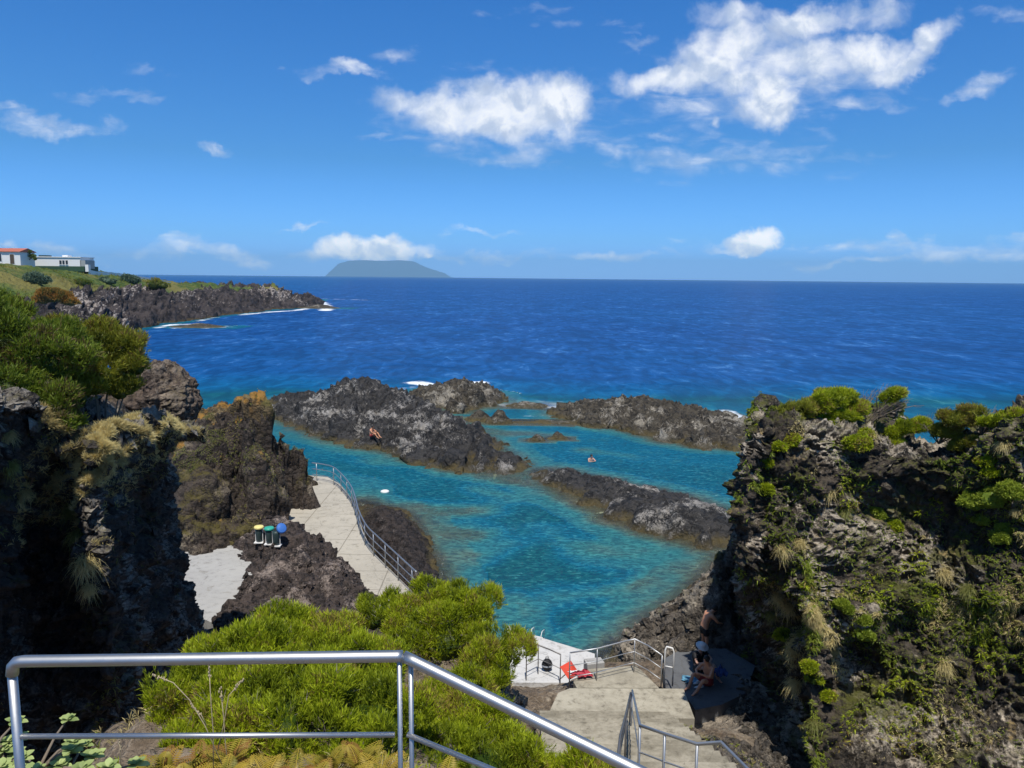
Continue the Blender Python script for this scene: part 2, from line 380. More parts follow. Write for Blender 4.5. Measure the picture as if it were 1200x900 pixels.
def rock_mat(name, dark=(.022, .02, .019), mid=(.085, .075, .068), pale=(.36, .33, .28), lichen=0.5, moss=0.0, mosscol=(.10, .12, .025), rust=0.0, rustcol=(.3, .17, .05), scale=1.0, band=True, soil=0.0, patch=.14):
    m, t = mat_new(name)
    g = t.new('ShaderNodeNewGeometry'); pos = g.outputs['Position']; nor = g.outputs['Normal']
    sn = t.new('ShaderNodeSeparateXYZ'); t.put(sn.inputs[0], nor); sp = t.new('ShaderNodeSeparateXYZ'); t.put(sp.inputs[0], pos)
    up = sn.outputs[2]
    nb = t.noise(pos, 0.35*scale, 5, 0.6); nm = t.noise(pos, 2.4*scale, 6, 0.65, .4); nf = t.noise(pos, 11*scale, 4, 0.7)
    vc = t.new('ShaderNodeTexVoronoi'); t.put(vc.inputs['Vector'], t.vm('ADD', pos, t.vm('SCALE', t.noise(pos, 3*scale, 3, out='Color'), scale=.35/scale))); vc.inputs['Scale'].default_value = 4.2*scale
    cell = t.new('ShaderNodeSeparateColor'); t.put(cell.inputs[0], vc.outputs['Color'])
    base = t.mix(t.ss(t.m('ADD', t.m('MULTIPLY', nm, .7), t.m('MULTIPLY', cell.outputs[0], .3)), .33, .62), dark, mid)
    base = t.mix(t.m('MULTIPLY', t.ss(nf, .45, .75), .5), base, tuple(min(1, c*1.9) for c in mid))
    # pale crusts of lichen on what faces up, in broken patches
    lm = t.m('MULTIPLY', t.ss(t.m('ADD', t.m('ADD', t.m('MULTIPLY', nb, 1.2), t.m('MULTIPLY', nm, .5)), t.m('MULTIPLY', nf, .5)), 1.14-patch, 1.30-patch), t.ss(up, -.25, .5))
    base = t.mix(t.m('MULTIPLY', lm, lichen), base, t.mix(cell.outputs[1], pale, tuple(c*.55 for c in pale)))
    if soil: base = t.mix(t.m('MULTIPLY', t.ss(t.noise(pos, .55*scale, 4), .45, .6), soil), base, (.16, .115, .075))
    if moss:
        mm = t.m('MULTIPLY', t.ss(t.m('ADD', t.m('ADD', t.noise(pos, .5*scale, 5, .6, .5), t.m('MULTIPLY', t.m('SUBTRACT', nf, .5), .55)), t.m('MULTIPLY', up, .10)), .66-moss*.25, .80-moss*.22), .8)
        base = t.mix(mm, base, t.mix(nf, mosscol, tuple(c*.4 for c in mosscol)))
    if rust:
        rm = t.m('MULTIPLY', t.ss(t.noise(pos, .8*scale, 6, .65), .66-rust*.25, .73-rust*.2), t.ss(up, 0, .4))
        base = t.mix(rm, base, rustcol)
    if band:   # weed and algae between the tides
        h = t.m('ADD', sp.outputs[2], t.m('MULTIPLY', t.m('SUBTRACT', nm, .5), .8))
        bf = t.m('MULTIPLY', t.ss(h, .50, .05), .75)
        base = t.mix(bf, base, t.mix(t.ss(nb, .4, .65), (.13, .10, .04), (.045, .038, .02)))
    hgt = t.m('ADD', t.m('MULTIPLY', nm, 1.0), t.m('ADD', t.m('MULTIPLY', nf, .45), t.m('MULTIPLY', vc.outputs['Distance'], -.5)))
    finish(t, bsdf(t, base, .88, bump(t, hgt, 1.0, .22/scale), spec=.25)); return m

M = {}
M['cliff_left'] = rock_mat('rock of the left cliff', (.018, .016, .015), (.075, .063, .054), (.40, .36, .30), lichen=.85, moss=.12, mosscol=(.14, .12, .03), patch=.06, scale=1.3)
M['cliff_right'] = rock_mat('rock of the right cliff', (.016, .014, .012), (.085, .068, .05), (.62, .53, .41), lichen=.95, moss=.42, mosscol=(.13, .135, .022), rust=.2, rustcol=(.32, .23, .10), patch=.055, scale=1.5)
M['big_rock'] = rock_mat('brown lava', (.018, .014, .012), (.075, .058, .046), (.34, .28, .20), lichen=.7, moss=.40, mosscol=(.17, .14, .035), rust=.15, rustcol=(.28, .17, .05), patch=-.02, scale=1.3)
M['summit'] = rock_mat('orange lichen lava', (.03, .022, .015), (.13, .09, .045), (.36, .28, .16), lichen=.6, moss=.5, mosscol=(.20, .17, .04), rust=.75, rustcol=(.32, .17, .04), patch=.05, scale=1.6)
M['mound'] = rock_mat('dark brown lava', (.02, .017, .016), (.078, .060, .052), (.42, .34, .29), lichen=.85, patch=.03, scale=1.3)
M['ledge'] = rock_mat('black lava', (.014, .012, .012), (.05, .04, .036), (.34, .29, .26), lichen=.5, patch=-.08, scale=1.3)
M['islet'] = rock_mat('sea lava', (.012, .012, .013), (.05, .047, .045), (.46, .43, .39), lichen=.8, patch=.0, scale=.9)
M['islet_b'] = rock_mat('sea lava brown', (.018, .016, .014), (.08, .068, .05), (.45, .41, .34), lichen=.8, patch=.01, scale=.8)
M['spur'] = rock_mat('earthy rock', (.09, .07, .05), (.24, .185, .13), (.46, .39, .30), lichen=.8, soil=.5, patch=.12)
M['shore'] = rock_mat('shore rock', (.03, .026, .022), (.13, .11, .088), (.44, .38, .30), lichen=.85, moss=.06, patch=.08, scale=1.3)
M['crag'] = rock_mat('crag', (.028, .021, .017), (.12, .088, .066), (.40, .33, .25), lichen=.6, moss=.15, mosscol=(.16, .12, .05), patch=.05, scale=1.8)

def grass_land():
    m, t = mat_new('headland'); g = t.new('ShaderNodeNewGeometry'); pos = g.outputs['Position']
    a = t.new('ShaderNodeAttribute', attribute_name='grass').outputs['Fac']
    n1 = t.noise(pos, .05, 5, .6); n2 = t.noise(pos, .35, 6, .7); n3 = t.noise(pos, 1.2, 3, .7)
    green = t.mix(t.ss(n2, .4, .62), (.045, .085, .018), (.12, .15, .035)); green = t.mix(t.ss(n1, .5, .62), green, (.19, .17, .05))
    sn = t.new('ShaderNodeSeparateXYZ'); t.put(sn.inputs[0], g.outputs['Normal'])
    rk = t.mix(t.ss(n2, .36, .6), (.016, .014, .016), (.07, .058, .056)); rk = t.mix(t.m('MULTIPLY', t.ss(t.m('ADD', n3, t.m('MULTIPLY', n1, .9)), 1.04, 1.18), t.ss(sn.outputs[2], .1, .6)), rk, (.34, .30, .27))
    sp = t.new('ShaderNodeSeparateXYZ'); t.put(sp.inputs[0], pos)
    rk = t.mix(t.ss(t.m('ADD', sp.outputs[2], n2), 1.2, .6), rk, (.07, .052, .025))
    f = t.ss(t.m('ADD', a, t.m('MULTIPLY', t.m('SUBTRACT', n2, .5), .9)), .4, .6)
    col = t.mix(f, rk, green)
    finish(t, bsdf(t, col, .9, bump(t, t.m('ADD', n2, t.m('MULTIPLY', n3, .5)), 1, 1.2), spec=.2)); return m
M['headland'] = grass_land()

def concrete(name, a, b, scale=1.0, joints=None):
    m, t = mat_new(name); pos = t.new('ShaderNodeNewGeometry').outputs['Position']
    n1 = t.noise(pos, .5*scale, 5, .6); n2 = t.noise(pos, 3.5*scale, 6, .7); n3 = t.noise(pos, 26*scale, 3, .7)
    v = t.m('ADD', t.m('MULTIPLY', n1, .6), t.m('MULTIPLY', n2, .4))
    c = t.mix(t.ss(v, .38, .62), a, b)
    c = t.mix(t.m('MULTIPLY', t.ss(n2, .54, .68), .55), c, tuple(x*.45 for x in b))
    st = t.noise(pos, 1.1*scale, 6, .7, 1.5); c = t.mix(t.m('MULTIPLY', t.ss(st, .55, .72), .5), c, (.17, .145, .10))
    c = t.mix(t.m('MULTIPLY', t.ss(n3, .55, .7), .35), c, tuple(x*.55 for x in a))
    if joints:
        w = t.new('ShaderNodeTexBrick'); t.put(w.inputs['Vector'], pos); w.inputs['Scale'].default_value = joints; w.inputs['Mortar Size'].default_value = .012; w.inputs['Brick Width'].default_value = 1.2; w.inputs['Row Height'].default_value = .9
        w.inputs['Color1'].default_value = w.inputs['Color2'].default_value = (0, 0, 0, 1); w.inputs['Mortar'].default_value = (1, 1, 1, 1); w.offset = 0
        c = t.mix(t.m('MULTIPLY', w.outputs['Fac'], .6), c, (.14, .12, .09))
    cr = t.new('ShaderNodeTexVoronoi', feature='DISTANCE_TO_EDGE'); t.put(cr.inputs['Vector'], t.vm('ADD', pos, t.vm('SCALE', t.noise(pos, 2.2, 4, out='Color'), scale=.5))); cr.inputs['Scale'].default_value = .45*scale
    c = t.mix(t.m('MULTIPLY', t.ss(cr.outputs['Distance'], .008, .002), .28), c, (.09, .08, .06))
    finish(t, bsdf(t, c, .9, bump(t, t.m('ADD', n2, t.m('MULTIPLY', n3, .5)), .6, .02), spec=.2)); return m
M['walk'] = concrete('walkway concrete', (.46, .42, .345), (.40, .365, .30), joints=.5)
M['grey_deck'] = concrete('grey concrete', (.42, .41, .385), (.37, .36, .34))
M['white_deck'] = concrete('painted concrete', (.60, .59, .57), (.54, .53, .51))
M['stair'] = concrete('stair concrete', (.40, .36, .28), (.22, .195, .145), 1.4)
M['landing'] = concrete('landing concrete', (.45, .41, .32), (.28, .25, .19), 1.2)
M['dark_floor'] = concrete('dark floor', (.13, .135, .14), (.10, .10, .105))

def plain(name, col, rough=.5, metal=0., spec=.4, var=0.0, vscale=6, bumpd=0.0, **kw):
    m, t = mat_new(name)
    if var:
        pos = t.new('ShaderNodeTexCoord').outputs['Object']; n = t.noise(pos, vscale, 5, .65)
        c = t.mix(n, tuple(x*(1-var) for x in col), tuple(min(1, x*(1+var)) for x in col))
        finish(t, bsdf(t, c, rough, bump(t, n, .5, bumpd) if bumpd else None, metal, spec, **kw))
    else: finish(t, bsdf(t, col, rough, None, metal, spec, **kw))
    return m
def steel():
    m, t = mat_new('brushed stainless steel'); pos = t.new('ShaderNodeTexCoord').outputs['Object']
    n = t.noise(pos, 40, 4, .7); n2 = t.noise(pos, 3, 4, .6)
    c = t.mix(n2, (.42, .42, .415), (.54, .54, .53)); c = t.mix(t.m('MULTIPLY', t.ss(n, .55, .75), .35), c, (.36, .34, .31))
    finish(t, bsdf(t, c, t.m('ADD', .40, t.m('MULTIPLY', n, .16)), bump(t, n, .08, .002), 1.0)); return m
M['steel'] = steel()
M['galv'] = plain('weathered galvanised rail', (.46, .47, .48), .45, .85, var=.15)
M['rail_dark'] = plain('dull grey rail', (.20, .19, .18), .5, .6, var=.2)
M['white_paint'] = plain('white paint', (.78, .77, .74), .6, var=.06)
M['roof'] = plain('red clay tiles', (.42, .13, .08), .8, var=.25, vscale=3)
M['glass'] = plain('dark window glass', (.03, .04, .05), .08, spec=.6)
M['green_base'] = plain('dark green wall base', (.03, .075, .04), .7, var=.2)
M['bin_dark'] = plain('dark bin sack', (.03, .055, .055), .5, var=.2)
M['lid_yellow'] = plain('yellow lid', (.80, .68, .25), .4); M['lid_green'] = plain('teal green lid', (.04, .38, .28), .35); M['lid_blue'] = plain('blue lid', (.05, .16, .50), .35)
M['red_cloth'] = plain('red parasol cloth', (.62, .06, .03), .7, var=.12, vscale=12, bumpd=.01)
M['orange_cloth'] = plain('orange cloth', (.75, .26, .12), .7, var=.1)
M['white_cloth'] = plain('white cloth', (.72, .72, .70), .8, var=.05)
M['blue_cloth'] = plain('dark blue cloth', (.02, .05, .16), .8, var=.2)
M['teal_cloth'] = plain('blue striped towel', (.12, .30, .42), .9, var=.3)
M['black_cloth'] = plain('black cloth', (.012, .012, .014), .7)
M['pink_cloth'] = plain('crimson cloth', (.42, .04, .06), .8, var=.2)
M['skin'] = plain('tanned skin', (.62, .29, .16), .5, var=.06, spec=.4)
M['skin_pale'] = plain('pale skin', (.55, .32, .23), .5, var=.05)
M['red_short'] = plain('red swim shorts', (.36, .05, .045), .7)
M['hair'] = plain('dark hair', (.02, .014, .01), .6)
M['wood'] = plain('grey woody stems', (.19, .15, .11), .9, var=.3, vscale=20)
M['bark'] = plain('brown bark', (.09, .065, .045), .9, var=.3)
M['float'] = plain('white float', (.75, .76, .74), .4)
M['far'] = plain('far island', (.03, .05, .10), .95, var=.35, vscale=.004)  # bluish base: part of the haze is put into the rock colour

def leaf_mat(name, a, b, c=None, trans=.35):
    """colour runs from a (dark, also the painted shade of bush gaps) to b (bright tips) by the per-tuft value, with c (dry) on a few"""
    m, t = mat_new(name)
    v = t.new('ShaderNodeAttribute', attribute_name='var').outputs['Fac']; h = t.new('ShaderNodeAttribute', attribute_name='tip').outputs['Fac']
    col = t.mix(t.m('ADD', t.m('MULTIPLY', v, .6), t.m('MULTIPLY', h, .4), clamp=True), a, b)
    if c: col = t.mix(t.ss(v, .90, .98), col, c)
    d = t.new('ShaderNodeBsdfDiffuse'); t.put(d.inputs[0], col); tr = t.new('ShaderNodeBsdfTranslucent'); t.put(tr.inputs[0], col)
    gl = t.new('ShaderNodeBsdfGlossy'); gl.inputs['Roughness'].default_value = .5; t.put(gl.inputs[0], (.6, .6, .5, 1))
    mx = t.new('ShaderNodeMixShader'); mx.inputs[0].default_value = trans; t.put(mx.inputs[1], d.outputs[0]); t.put(mx.inputs[2], tr.outputs[0])
    m2 = t.new('ShaderNodeMixShader'); m2.inputs[0].default_value = .03; t.put(m2.inputs[1], mx.outputs[0]); t.put(m2.inputs[2], gl.outputs[0])
    finish(t, m2.outputs[0]); return m
M['heath'] = leaf_mat('heath foliage', (.04, .075, .008), (.54, .62, .022), (.3, .22, .06))
M['heath_olive'] = leaf_mat('olive heath foliage', (.06, .085, .012), (.38, .38, .04), (.22, .15, .05))
M['heath_dark'] = leaf_mat('dark heath foliage', (.04, .075, .012), (.25, .32, .03), (.14, .10, .04))
M['dry_grass'] = leaf_mat('dry grass', (.36, .28, .11), (.85, .72, .34), None)
M['green_grass'] = leaf_mat('yellow green grass', (.12, .14, .03), (.34, .34, .10), (.4, .32, .14))
M['moss_green'] = leaf_mat('low green plants', (.06, .10, .012), (.32, .38, .04), (.2, .16, .05))
M['lime'] = leaf_mat('lime green cushion', (.14, .20, .02), (.38, .45, .05), None)
M['fern'] = leaf_mat('yellowing fern', (.13, .15, .02), (.60, .42, .06), (.30, .15, .04))
M['succulent'] = leaf_mat('broad pale leaves', (.14, .21, .06), (.50, .58, .22), None, .25)
M['agave'] = leaf_mat('blue green agave', (.06, .10, .06), (.16, .22, .14), None, .1)
M['orange_shrub'] = leaf_mat('orange shrub', (.22, .12, .03), (.52, .26, .05), (.14, .14, .03))
M['grey_twig'] = leaf_mat('grey twigs', (.10, .085, .065), (.26, .22, .18), None, .1)

# ------------------------------------------------------------------ rocks, islets and cliffs
RIDGE_DROP = [0.0]
def W(p):
    """control point: (u, v, z) or (u, v, 'D', distance) or a world Vector"""
    if isinstance(p, Vector): return (p.x, p.y, p.z)
    if len(p) == 4:
        q = P(p[0], p[1], p[3]); return (q.x, q.y, q.z-RIDGE_DROP[0])
    return tuple(S(p[0], p[1], p[2]))
def outline_pts(outline, peaks, base=0.0, skirts=((1.2, -1.0), (3.5, -2.6))):
    o = [W((u, v, base)) for u, v in outline]; n = len(o); pts = []
    cx = sum(p[0] for p in o)/n; cy = sum(p[1] for p in o)/n
    ar = sum(o[i][0]*o[(i+1) % n][1]-o[(i+1) % n][0]*o[i][1] for i in range(n)); sg = 1 if ar > 0 else -1
    pts += o
    for i in range(n):
        a, b, c = o[i-1], o[i], o[(i+1) % n]; q = ((b[0]+c[0])/2, (b[1]+c[1])/2, base); pts.append(q)
        dx, dy = c[0]-a[0], c[1]-a[1]; L = math.hypot(dx, dy)+1e-6; nx, ny = dy/L*sg, -dx/L*sg
        for d, z in skirts: pts.append((b[0]+nx*d, b[1]+ny*d, base+z))
    return pts+[W(p) for p in peaks]

# islets
RIDGE_DROP[0] = .75
a1 = outline_pts([(325, 479), (334, 490), (352, 499), (400, 516), (440, 525), (480, 532), (520, 541), (560, 551), (594, 554), (603, 550), (588, 533), (560, 512), (530, 497), (490, 482), (440, 473), (385, 468), (335, 467)],
                 [(340, 474, .9), (362, 466, 'D', 73), (385, 462, 'D', 72), (402, 450, 'D', 71.5), (414, 443, 'D', 70.5), (426, 441, 'D', 70), (440, 445, 'D', 69), (455, 453, 'D', 67.5), (475, 463, 'D', 65.5), (492, 474, 'D', 63), (505, 479, 'D', 61.5), (520, 489, 'D', 59.5), (540, 505, 'D', 57), (560, 524, 'D', 54), (575, 536, 'D', 52.5), (400, 500, 1.0), (440, 508, 1.1), (480, 515, 1.2), (430, 480, 'D', 65.5), (460, 488, 'D', 63.5), (390, 485, 1.4), (500, 520, 1.3), (530, 534, .8), (360, 485, .9)])
islet_a = field('lava_islet', a1, .17, M['islet'], .62, .75, 11, floor=-1.6, shoal=True, ratio=1.5, k=(.4, .9, 1.2, 1.6, 2.1))
RIDGE_DROP[0] = 1.0
a2 = outline_pts([(478, 470), (500, 476), (530, 478), (560, 477), (578, 472), (582, 466), (560, 459), (530, 457), (500, 459), (484, 463)],
                 [(500, 462, 1.3), (515, 447, 'D', 84), (530, 438, 'D', 84), (545, 443, 'D', 84), (555, 456, 1.8), (530, 462, 1.8), (570, 466, .8)])
islet_a2 = field('lava_islet', a2, .22, M['islet_b'], .7, .8, 12, floor=-1.6, shoal=True, ratio=1.5, k=(.4, .9, 1.2, 1.6, 2.0))
RIDGE_DROP[0] = .6
b1 = outline_pts([(655, 487), (680, 493), (720, 500), (760, 510), (800, 518), (840, 523), (880, 522), (905, 519), (900, 508), (870, 498), (830, 487), (790, 480), (740, 476), (690, 474), (660, 480)],
                 [(680, 472, 'D', 75), (705, 467, 'D', 73), (725, 470, 'D', 72), (750, 465, 'D', 72), (775, 473, 'D', 70.5), (800, 474, 'D', 70), (825, 479, 'D', 68.5), (850, 490, 'D', 65), (875, 500, 'D', 62), (890, 506, 'D', 61), (700, 487, 1.0), (740, 492, .9), (780, 502, .9), (820, 508, 1.0), (860, 512, .9)])
islet_b = field('lava_islet', b1, .18, M['islet_b'], .6, .9, 13, floor=-1.6, shoal=True, ratio=1.5, k=(.4, .9, 1.2, 1.6, 2.0))
RIDGE_DROP[0] = .38
c1 = outline_pts([(628, 556), (650, 570), (680, 586), (710, 600), (740, 615), (775, 627), (815, 636), (850, 640), (870, 625), (850, 606), (815, 590), (780, 580), (740, 572), (700, 563), (660, 555), (640, 552)],
                 [(655, 556, .7), (690, 560, 'D', 45.5), (720, 562, 'D', 44.3), (745, 565, 'D', 43.6), (770, 570, 'D', 42.6), (795, 573, 'D', 41.8), (815, 582, 'D', 40.6), (840, 596, 'D', 38.6), (860, 604, 'D', 37.5), (690, 577, .7), (720, 590, .8), (750, 600, .8), (790, 608, .9), (825, 618, .9)])
islet_c = field('lava_islet', c1, .11, M['islet'], .5, 1.1, 14, floor=-1.4, shoal=True, ratio=1.4, k=(.6, 1.1, 1, 1))
RIDGE_DROP[0] = 0.0
IG = 'lava islets around the pool'
tag(islet_a, 'largest black lava islet with pale crusts and rounded summit, left of centre', 'islet', IG)
tag(islet_a2, 'small peaked brown islet in the surf behind the largest black islet', 'islet', IG)
tag(islet_b, 'long low brown reef islet closing the far side of the pool', 'islet', IG)
tag(islet_c, 'long dark islet with white streaks lying in the middle of the pool', 'islet', IG)
# small rocks awash
def awash(u, v, w, d, h, seed, label, res=.12):
    c = S(u, v, 0)
    pts = [Vector((c.x+w*math.cos(a)*f, c.y+d*math.sin(a)*f, z)) for f, z in ((1, 0.0), (1.7, -.8)) for a in np.linspace(0, 2*math.pi, 9)[:-1]]+[c+Vector((0, 0, h)), c+Vector((w*.4, 0, h*.8))]
    o = field('sea_rock', [W(p) for p in pts], res, M['islet_b'], .35, 1.8, seed, floor=-1.2, shoal=True, k=(.5, 1, 1, 1), pad=.3)
    return tag(recentre(o), label, 'rock', 'small rocks awash')
awash(561, 492, 1.3, 1.0, .9, 21, 'small brown rock awash between the largest islet and its surf, left of its pair')
awash(584, 495, 1.2, .9, 1.25, 22, 'round dark rock standing in the water just right of the largest islet')
awash(629, 516, .75, .5, .45, 23, 'left of two tiny dark rocks poking out in mid pool')
awash(653, 514, .85, .5, .6, 24, 'right of two tiny dark rocks poking out in mid pool')
awash(618, 476, 2.2, 1.2, .45, 25, 'low yellow brown rock in the line of surf before the open sea', .2)
awash(640, 495, 3.6, .9, .15, 26, 'thin flat ledge of brown rock barely awash left of the long reef', .2)
awash(850, 488, 1.2, 1.0, .5, 27, 'low rock at the back edge of the long reef', .2)
awash(232, 383, 7, 4, 1.0, 28, 'flat rock ringed by foam at the foot of the headland', .6)
awash(373, 361, 9, 5, 1.6, 29, 'last low rock off the tip of the headland', .8)

# the brown rock with the orange summit
g1 = outline_pts([(368, 568), (346, 582), (308, 594), (288, 606), (276, 622), (262, 640), (228, 648), (205, 640), (180, 610), (150, 560), (160, 530)], [
    (190, 535, 'D', 35), (205, 512, 'D', 36), (222, 504, 'D', 37), (240, 498, 'D', 37.5), (252, 487, 'D', 37), (266, 474, 'D', 36.5), (281, 466, 'D', 36.3), (290, 456, 'D', 36), (297, 453, 'D', 36), (304, 459, 'D', 36), (310, 474, 'D', 36), (316, 492, 'D', 36.2), (330, 505, 'D', 36.6), (345, 522, 'D', 37), (355, 530, 'D', 37.2), (362, 545, 'D', 37.4), (366, 558, 'D', 37.4),
    (290, 490, 'D', 34.8), (300, 520, 'D', 34), (260, 520, 'D', 34.5), (322, 548, 'D', 34.6), (295, 560, 'D', 33.6), (240, 560, 'D', 33), (335, 566, 'D', 35.0), (210, 590, 'D', 32.3), (280, 600, 'D', 32.4), (230, 610, 'D', 32)], base=1.55, skirts=((.5, -1.2), (1.8, -3.5)))
g1 += [(x, y, -1.5) for x, y in ((-8.8, 44.5), (-12, 46), (-15.5, 46), (-19, 45), (-22, 40), (-8.2, 41.5))]+[(x, y, 1.2) for x, y in ((-10.5, 41.0), (-13, 42), (-16, 42), (-19, 38))]
big = field('lava_outcrop', g1, .065, M['big_rock'], .66, 1.15, 31, floor=-1.2, shoal=True, k=(.6, 1, 1.1, 1.3, .6), ratio=1.0)
big.data.materials.append(M['summit'])
def summit_faces():
    me = big.data; n = len(me.polygons); c = np.empty(n*3, np.float32); me.polygons.foreach_get('center', c); c = c.reshape(-1, 3).astype(float)
    me.polygons.foreach_set('material_index', ((c[:, 2]+1.3*fbm(c, .8, 4, 4) > 6.4) | ((c[:, 2]+2.2*fbm(c, .8, 4, 4)+(-c[:, 0]-11)*.35 > 6.9))).astype(np.int32))
summit_faces()
tag(big, 'tall brown lava outcrop with an orange lichen summit beside the pool walkway', 'rock')
# mound between the grey court and the walkway
g2 = outline_pts([(278, 642), (300, 628), (322, 618), (340, 622), (364, 642), (392, 660), (420, 678), (436, 702), (444, 735), (424, 770), (330, 800), (262, 770), (248, 735), (262, 715), (292, 690), (296, 668)], [
    (290, 650, 'D', 30.8), (304, 642, 'D', 30.3), (318, 632, 'D', 30.4), (334, 618, 'D', 30.8), (348, 632, 'D', 29.6), (366, 646, 'D', 28.8), (388, 656, 'D', 27.8), (408, 668, 'D', 27), (424, 690, 'D', 25.6),
    (330, 660, 'D', 28.5), (300, 672, 'D', 28.0), (312, 700, 'D', 25.5), (360, 676, 'D', 27), (392, 690, 'D', 25.4), (372, 704, 'D', 24.4), (340, 720, 'D', 23.4), (290, 720, 'D', 24.2), (265, 735, 'D', 23.7), (412, 722, 'D', 23.8)], base=1.5, skirts=((.4, -1.0), (1.5, -3)))
mound = field('lava_mound', g2, .075, M['mound'], .62, 1.3, 33, floor=.3, shoal=False, k=(.5, 1, 1.1, 1.2, 1.0))
tag(mound, 'lumpy dark lava mound with pinkish crusts between the grey court and the walkway', 'rock')
# dark rock under the walkway railing
g3 = outline_pts([(420, 588), (445, 593), (470, 600), (488, 618), (500, 640), (510, 662), (520, 690), (540, 720), (470, 720), (455, 680), (435, 650), (420, 620)], [
    (440, 600, 1.1), (460, 608, 1.3), (474, 630, 1.35), (486, 655, 1.4), (496, 680, 1.4), (450, 630, 1.3), (470, 665, 1.4), (505, 700, 1.5), (440, 612, 1.2)], base=0, skirts=((.8, -1.0), (2.2, -2.4)))
edge = field('lava_ledge', g3, .075, M['ledge'], .46, 1.4, 35, floor=-1.5, shoal=True, k=(.5, 1, 1.1, 1.2, 1.0))
tag(edge, 'black lava ledge dropping into the pool below the curved railing', 'rock')
# slope of rock at the foot of the right cliff
g4 = outline_pts([(705, 775), (720, 760), (737, 748), (752, 737), (770, 722), (790, 706), (812, 690), (835, 668), (850, 648), (862, 632), (905, 640), (930, 700), (900, 780), (820, 800), (760, 800), (720, 790)], [
    (735, 762, 'D', 24), (750, 752, 'D', 24), (775, 740, 'D', 24.2), (790, 728, 'D', 24.2), (800, 714, 'D', 24.8), (815, 700, 'D', 25.5), (838, 684, 'D', 25.5), (856, 655, 'D', 24.5), (838, 668, 'D', 24.3), (866, 625, 'D', 24.5), (820, 686, 'D', 24.2), (880, 600, 'D', 25), (800, 740, 'D', 22.8), (830, 720, 'D', 23.5), (860, 700, 'D', 24), (785, 760, 'D', 22.6), (765, 775, 'D', 22), (870, 740, 'D', 23)], base=0, skirts=((.8, -1.0), (2.2, -2.2)))
shore = field('shore_rock', g4, .07, M['shore'], .42, 1.5, 37, floor=-1.5, shoal=True, k=(.6, 1, 1, 1))
tag(shore, 'jagged grey brown rock slope between the pool and the right cliff', 'rock')

# left cliff
def colrow(cols, ts):
    """cols: list of columns, each a list of (u, v, D) from the top down; resampled to the same number of rows"""
    out = []
    for c in cols:
        out.append([Vector(p) if isinstance(p, Vector) else P(*p) for p in c])
    return [list(r) for r in zip(*out)]
Lc = [
 [Vector((-16, 6, 11.4)), (-300, 430, 7.5), (-300, 520, 7.6), (-300, 640, 7.6), (-300, 760, 7.8), (-300, 900, 8), (-300, 1100, 8.5)],
 [Vector((-15, 9, 11.3)), (-90, 452, 9.4), (-80, 560, 9.4), (-80, 640, 9.6), (-80, 720, 9.8), (-80, 850, 10), (-80, 1060, 10)],
 [Vector((-14, 12, 11.0)), (5, 448, 10.6), (22, 520, 10.6), (10, 600, 11.2), (0, 700, 11.4), (0, 850, 11.4), (20, 1050, 11.4)],
 [Vector((-13.5, 13.5, 10.8)), (34, 462, 11.4), (52, 560, 12.6), (48, 640, 13.3), (45, 720, 13.3), (50, 850, 12.8), (60, 1040, 12.4)],
 [Vector((-13, 15.5, 10.4)), (72, 512, 12.2), (84, 580, 12.3), (86, 650, 12.6), (92, 740, 13), (90, 850, 13), (90, 1030, 12.6)],
 [Vector((-12.5, 17, 10.2)), (104, 508, 12.2), (112, 560, 12.0), (126, 650, 12.2), (136, 730, 12.4), (130, 850, 12.8), (110, 1020, 12.8)],
 [Vector((-12.2, 18, 10.1)), (150, 500, 13.0), (148, 540, 13.6), (146, 640, 15.2), (150, 740, 15.2), (150, 850, 14.6), (140, 1020, 14)],
 [Vector((-12, 19.5, 10)), (190, 494, 14.4), (176, 528, 16.2), (172, 600, 17.4), (188, 720, 17.6), (180, 850, 16.4), (160, 1010, 15)],
 [Vector((-12, 21, 9.8)), (216, 498, 16.6), (196, 540, 18.2), (194, 610, 18.9), (220, 700, 19.6), (240, 800, 19.4), (190, 980, 17)],
 [Vector((-13, 22, 10.5)), (212, 490, 19), (190, 530, 20.5), (190, 610, 21.5), (212, 690, 22.5), (240, 770, 22.5), (220, 920, 20)],
 [Vector((-16, 24, 10)), Vector((-15, 23.5, 9.6)), Vector((-15, 24, 7)), Vector((-15, 24.5, 5)), Vector((-15, 25, 3)), Vector((-15, 25, 1)), Vector((-15, 24, -1))]]
cliff_l = loft('cliff', colrow(Lc, None), 620, 620, M['cliff_left'], .62, 1.2, 41, flip=False, k=(.45, .75, 1, 1.2, 1.1))
tag(cliff_l, kind='structure')
# outcrop on top of the left cliff
def boulder(name, balls, mat, amp, sc, seed, nu=260, nv=190, k=(.5, 1, 1, 1)):
    """rounded mass grown from a few balls around one centre, rough all over"""
    c0 = np.array(balls[0][0]); th = np.linspace(0.001, math.pi-.001, nv); ph = np.linspace(0, 2*math.pi, nu)
    T_, P_ = np.meshgrid(th, ph, indexing='ij'); d = np.stack([np.sin(T_)*np.cos(P_), np.sin(T_)*np.sin(P_), np.cos(T_)], -1).reshape(-1, 3); rad = np.zeros(len(d))
    for c, r in balls:
        r = np.array(r); o = (c0-np.array(c))/r; e = d/r; A = (e*e).sum(1); B = (e*o).sum(1); Cc = (o*o).sum()-1; disc = B*B-A*Cc
        t = np.where(disc > 0, (-B+np.sqrt(np.maximum(disc, 0)))/A, 0); rad = np.maximum(rad, t)
    rad = rad+.05; G = (c0+d*rad[:, None]); V = rough_rock(G, d, amp, sc, seed, k)
    V = V.reshape(nv, nu, 3); V[:, -1] = V[:, 0]; V = V.reshape(-1, 3)
    return mesh_np(name, V, grid_faces(nu, nv)[:, ::-1], mat)
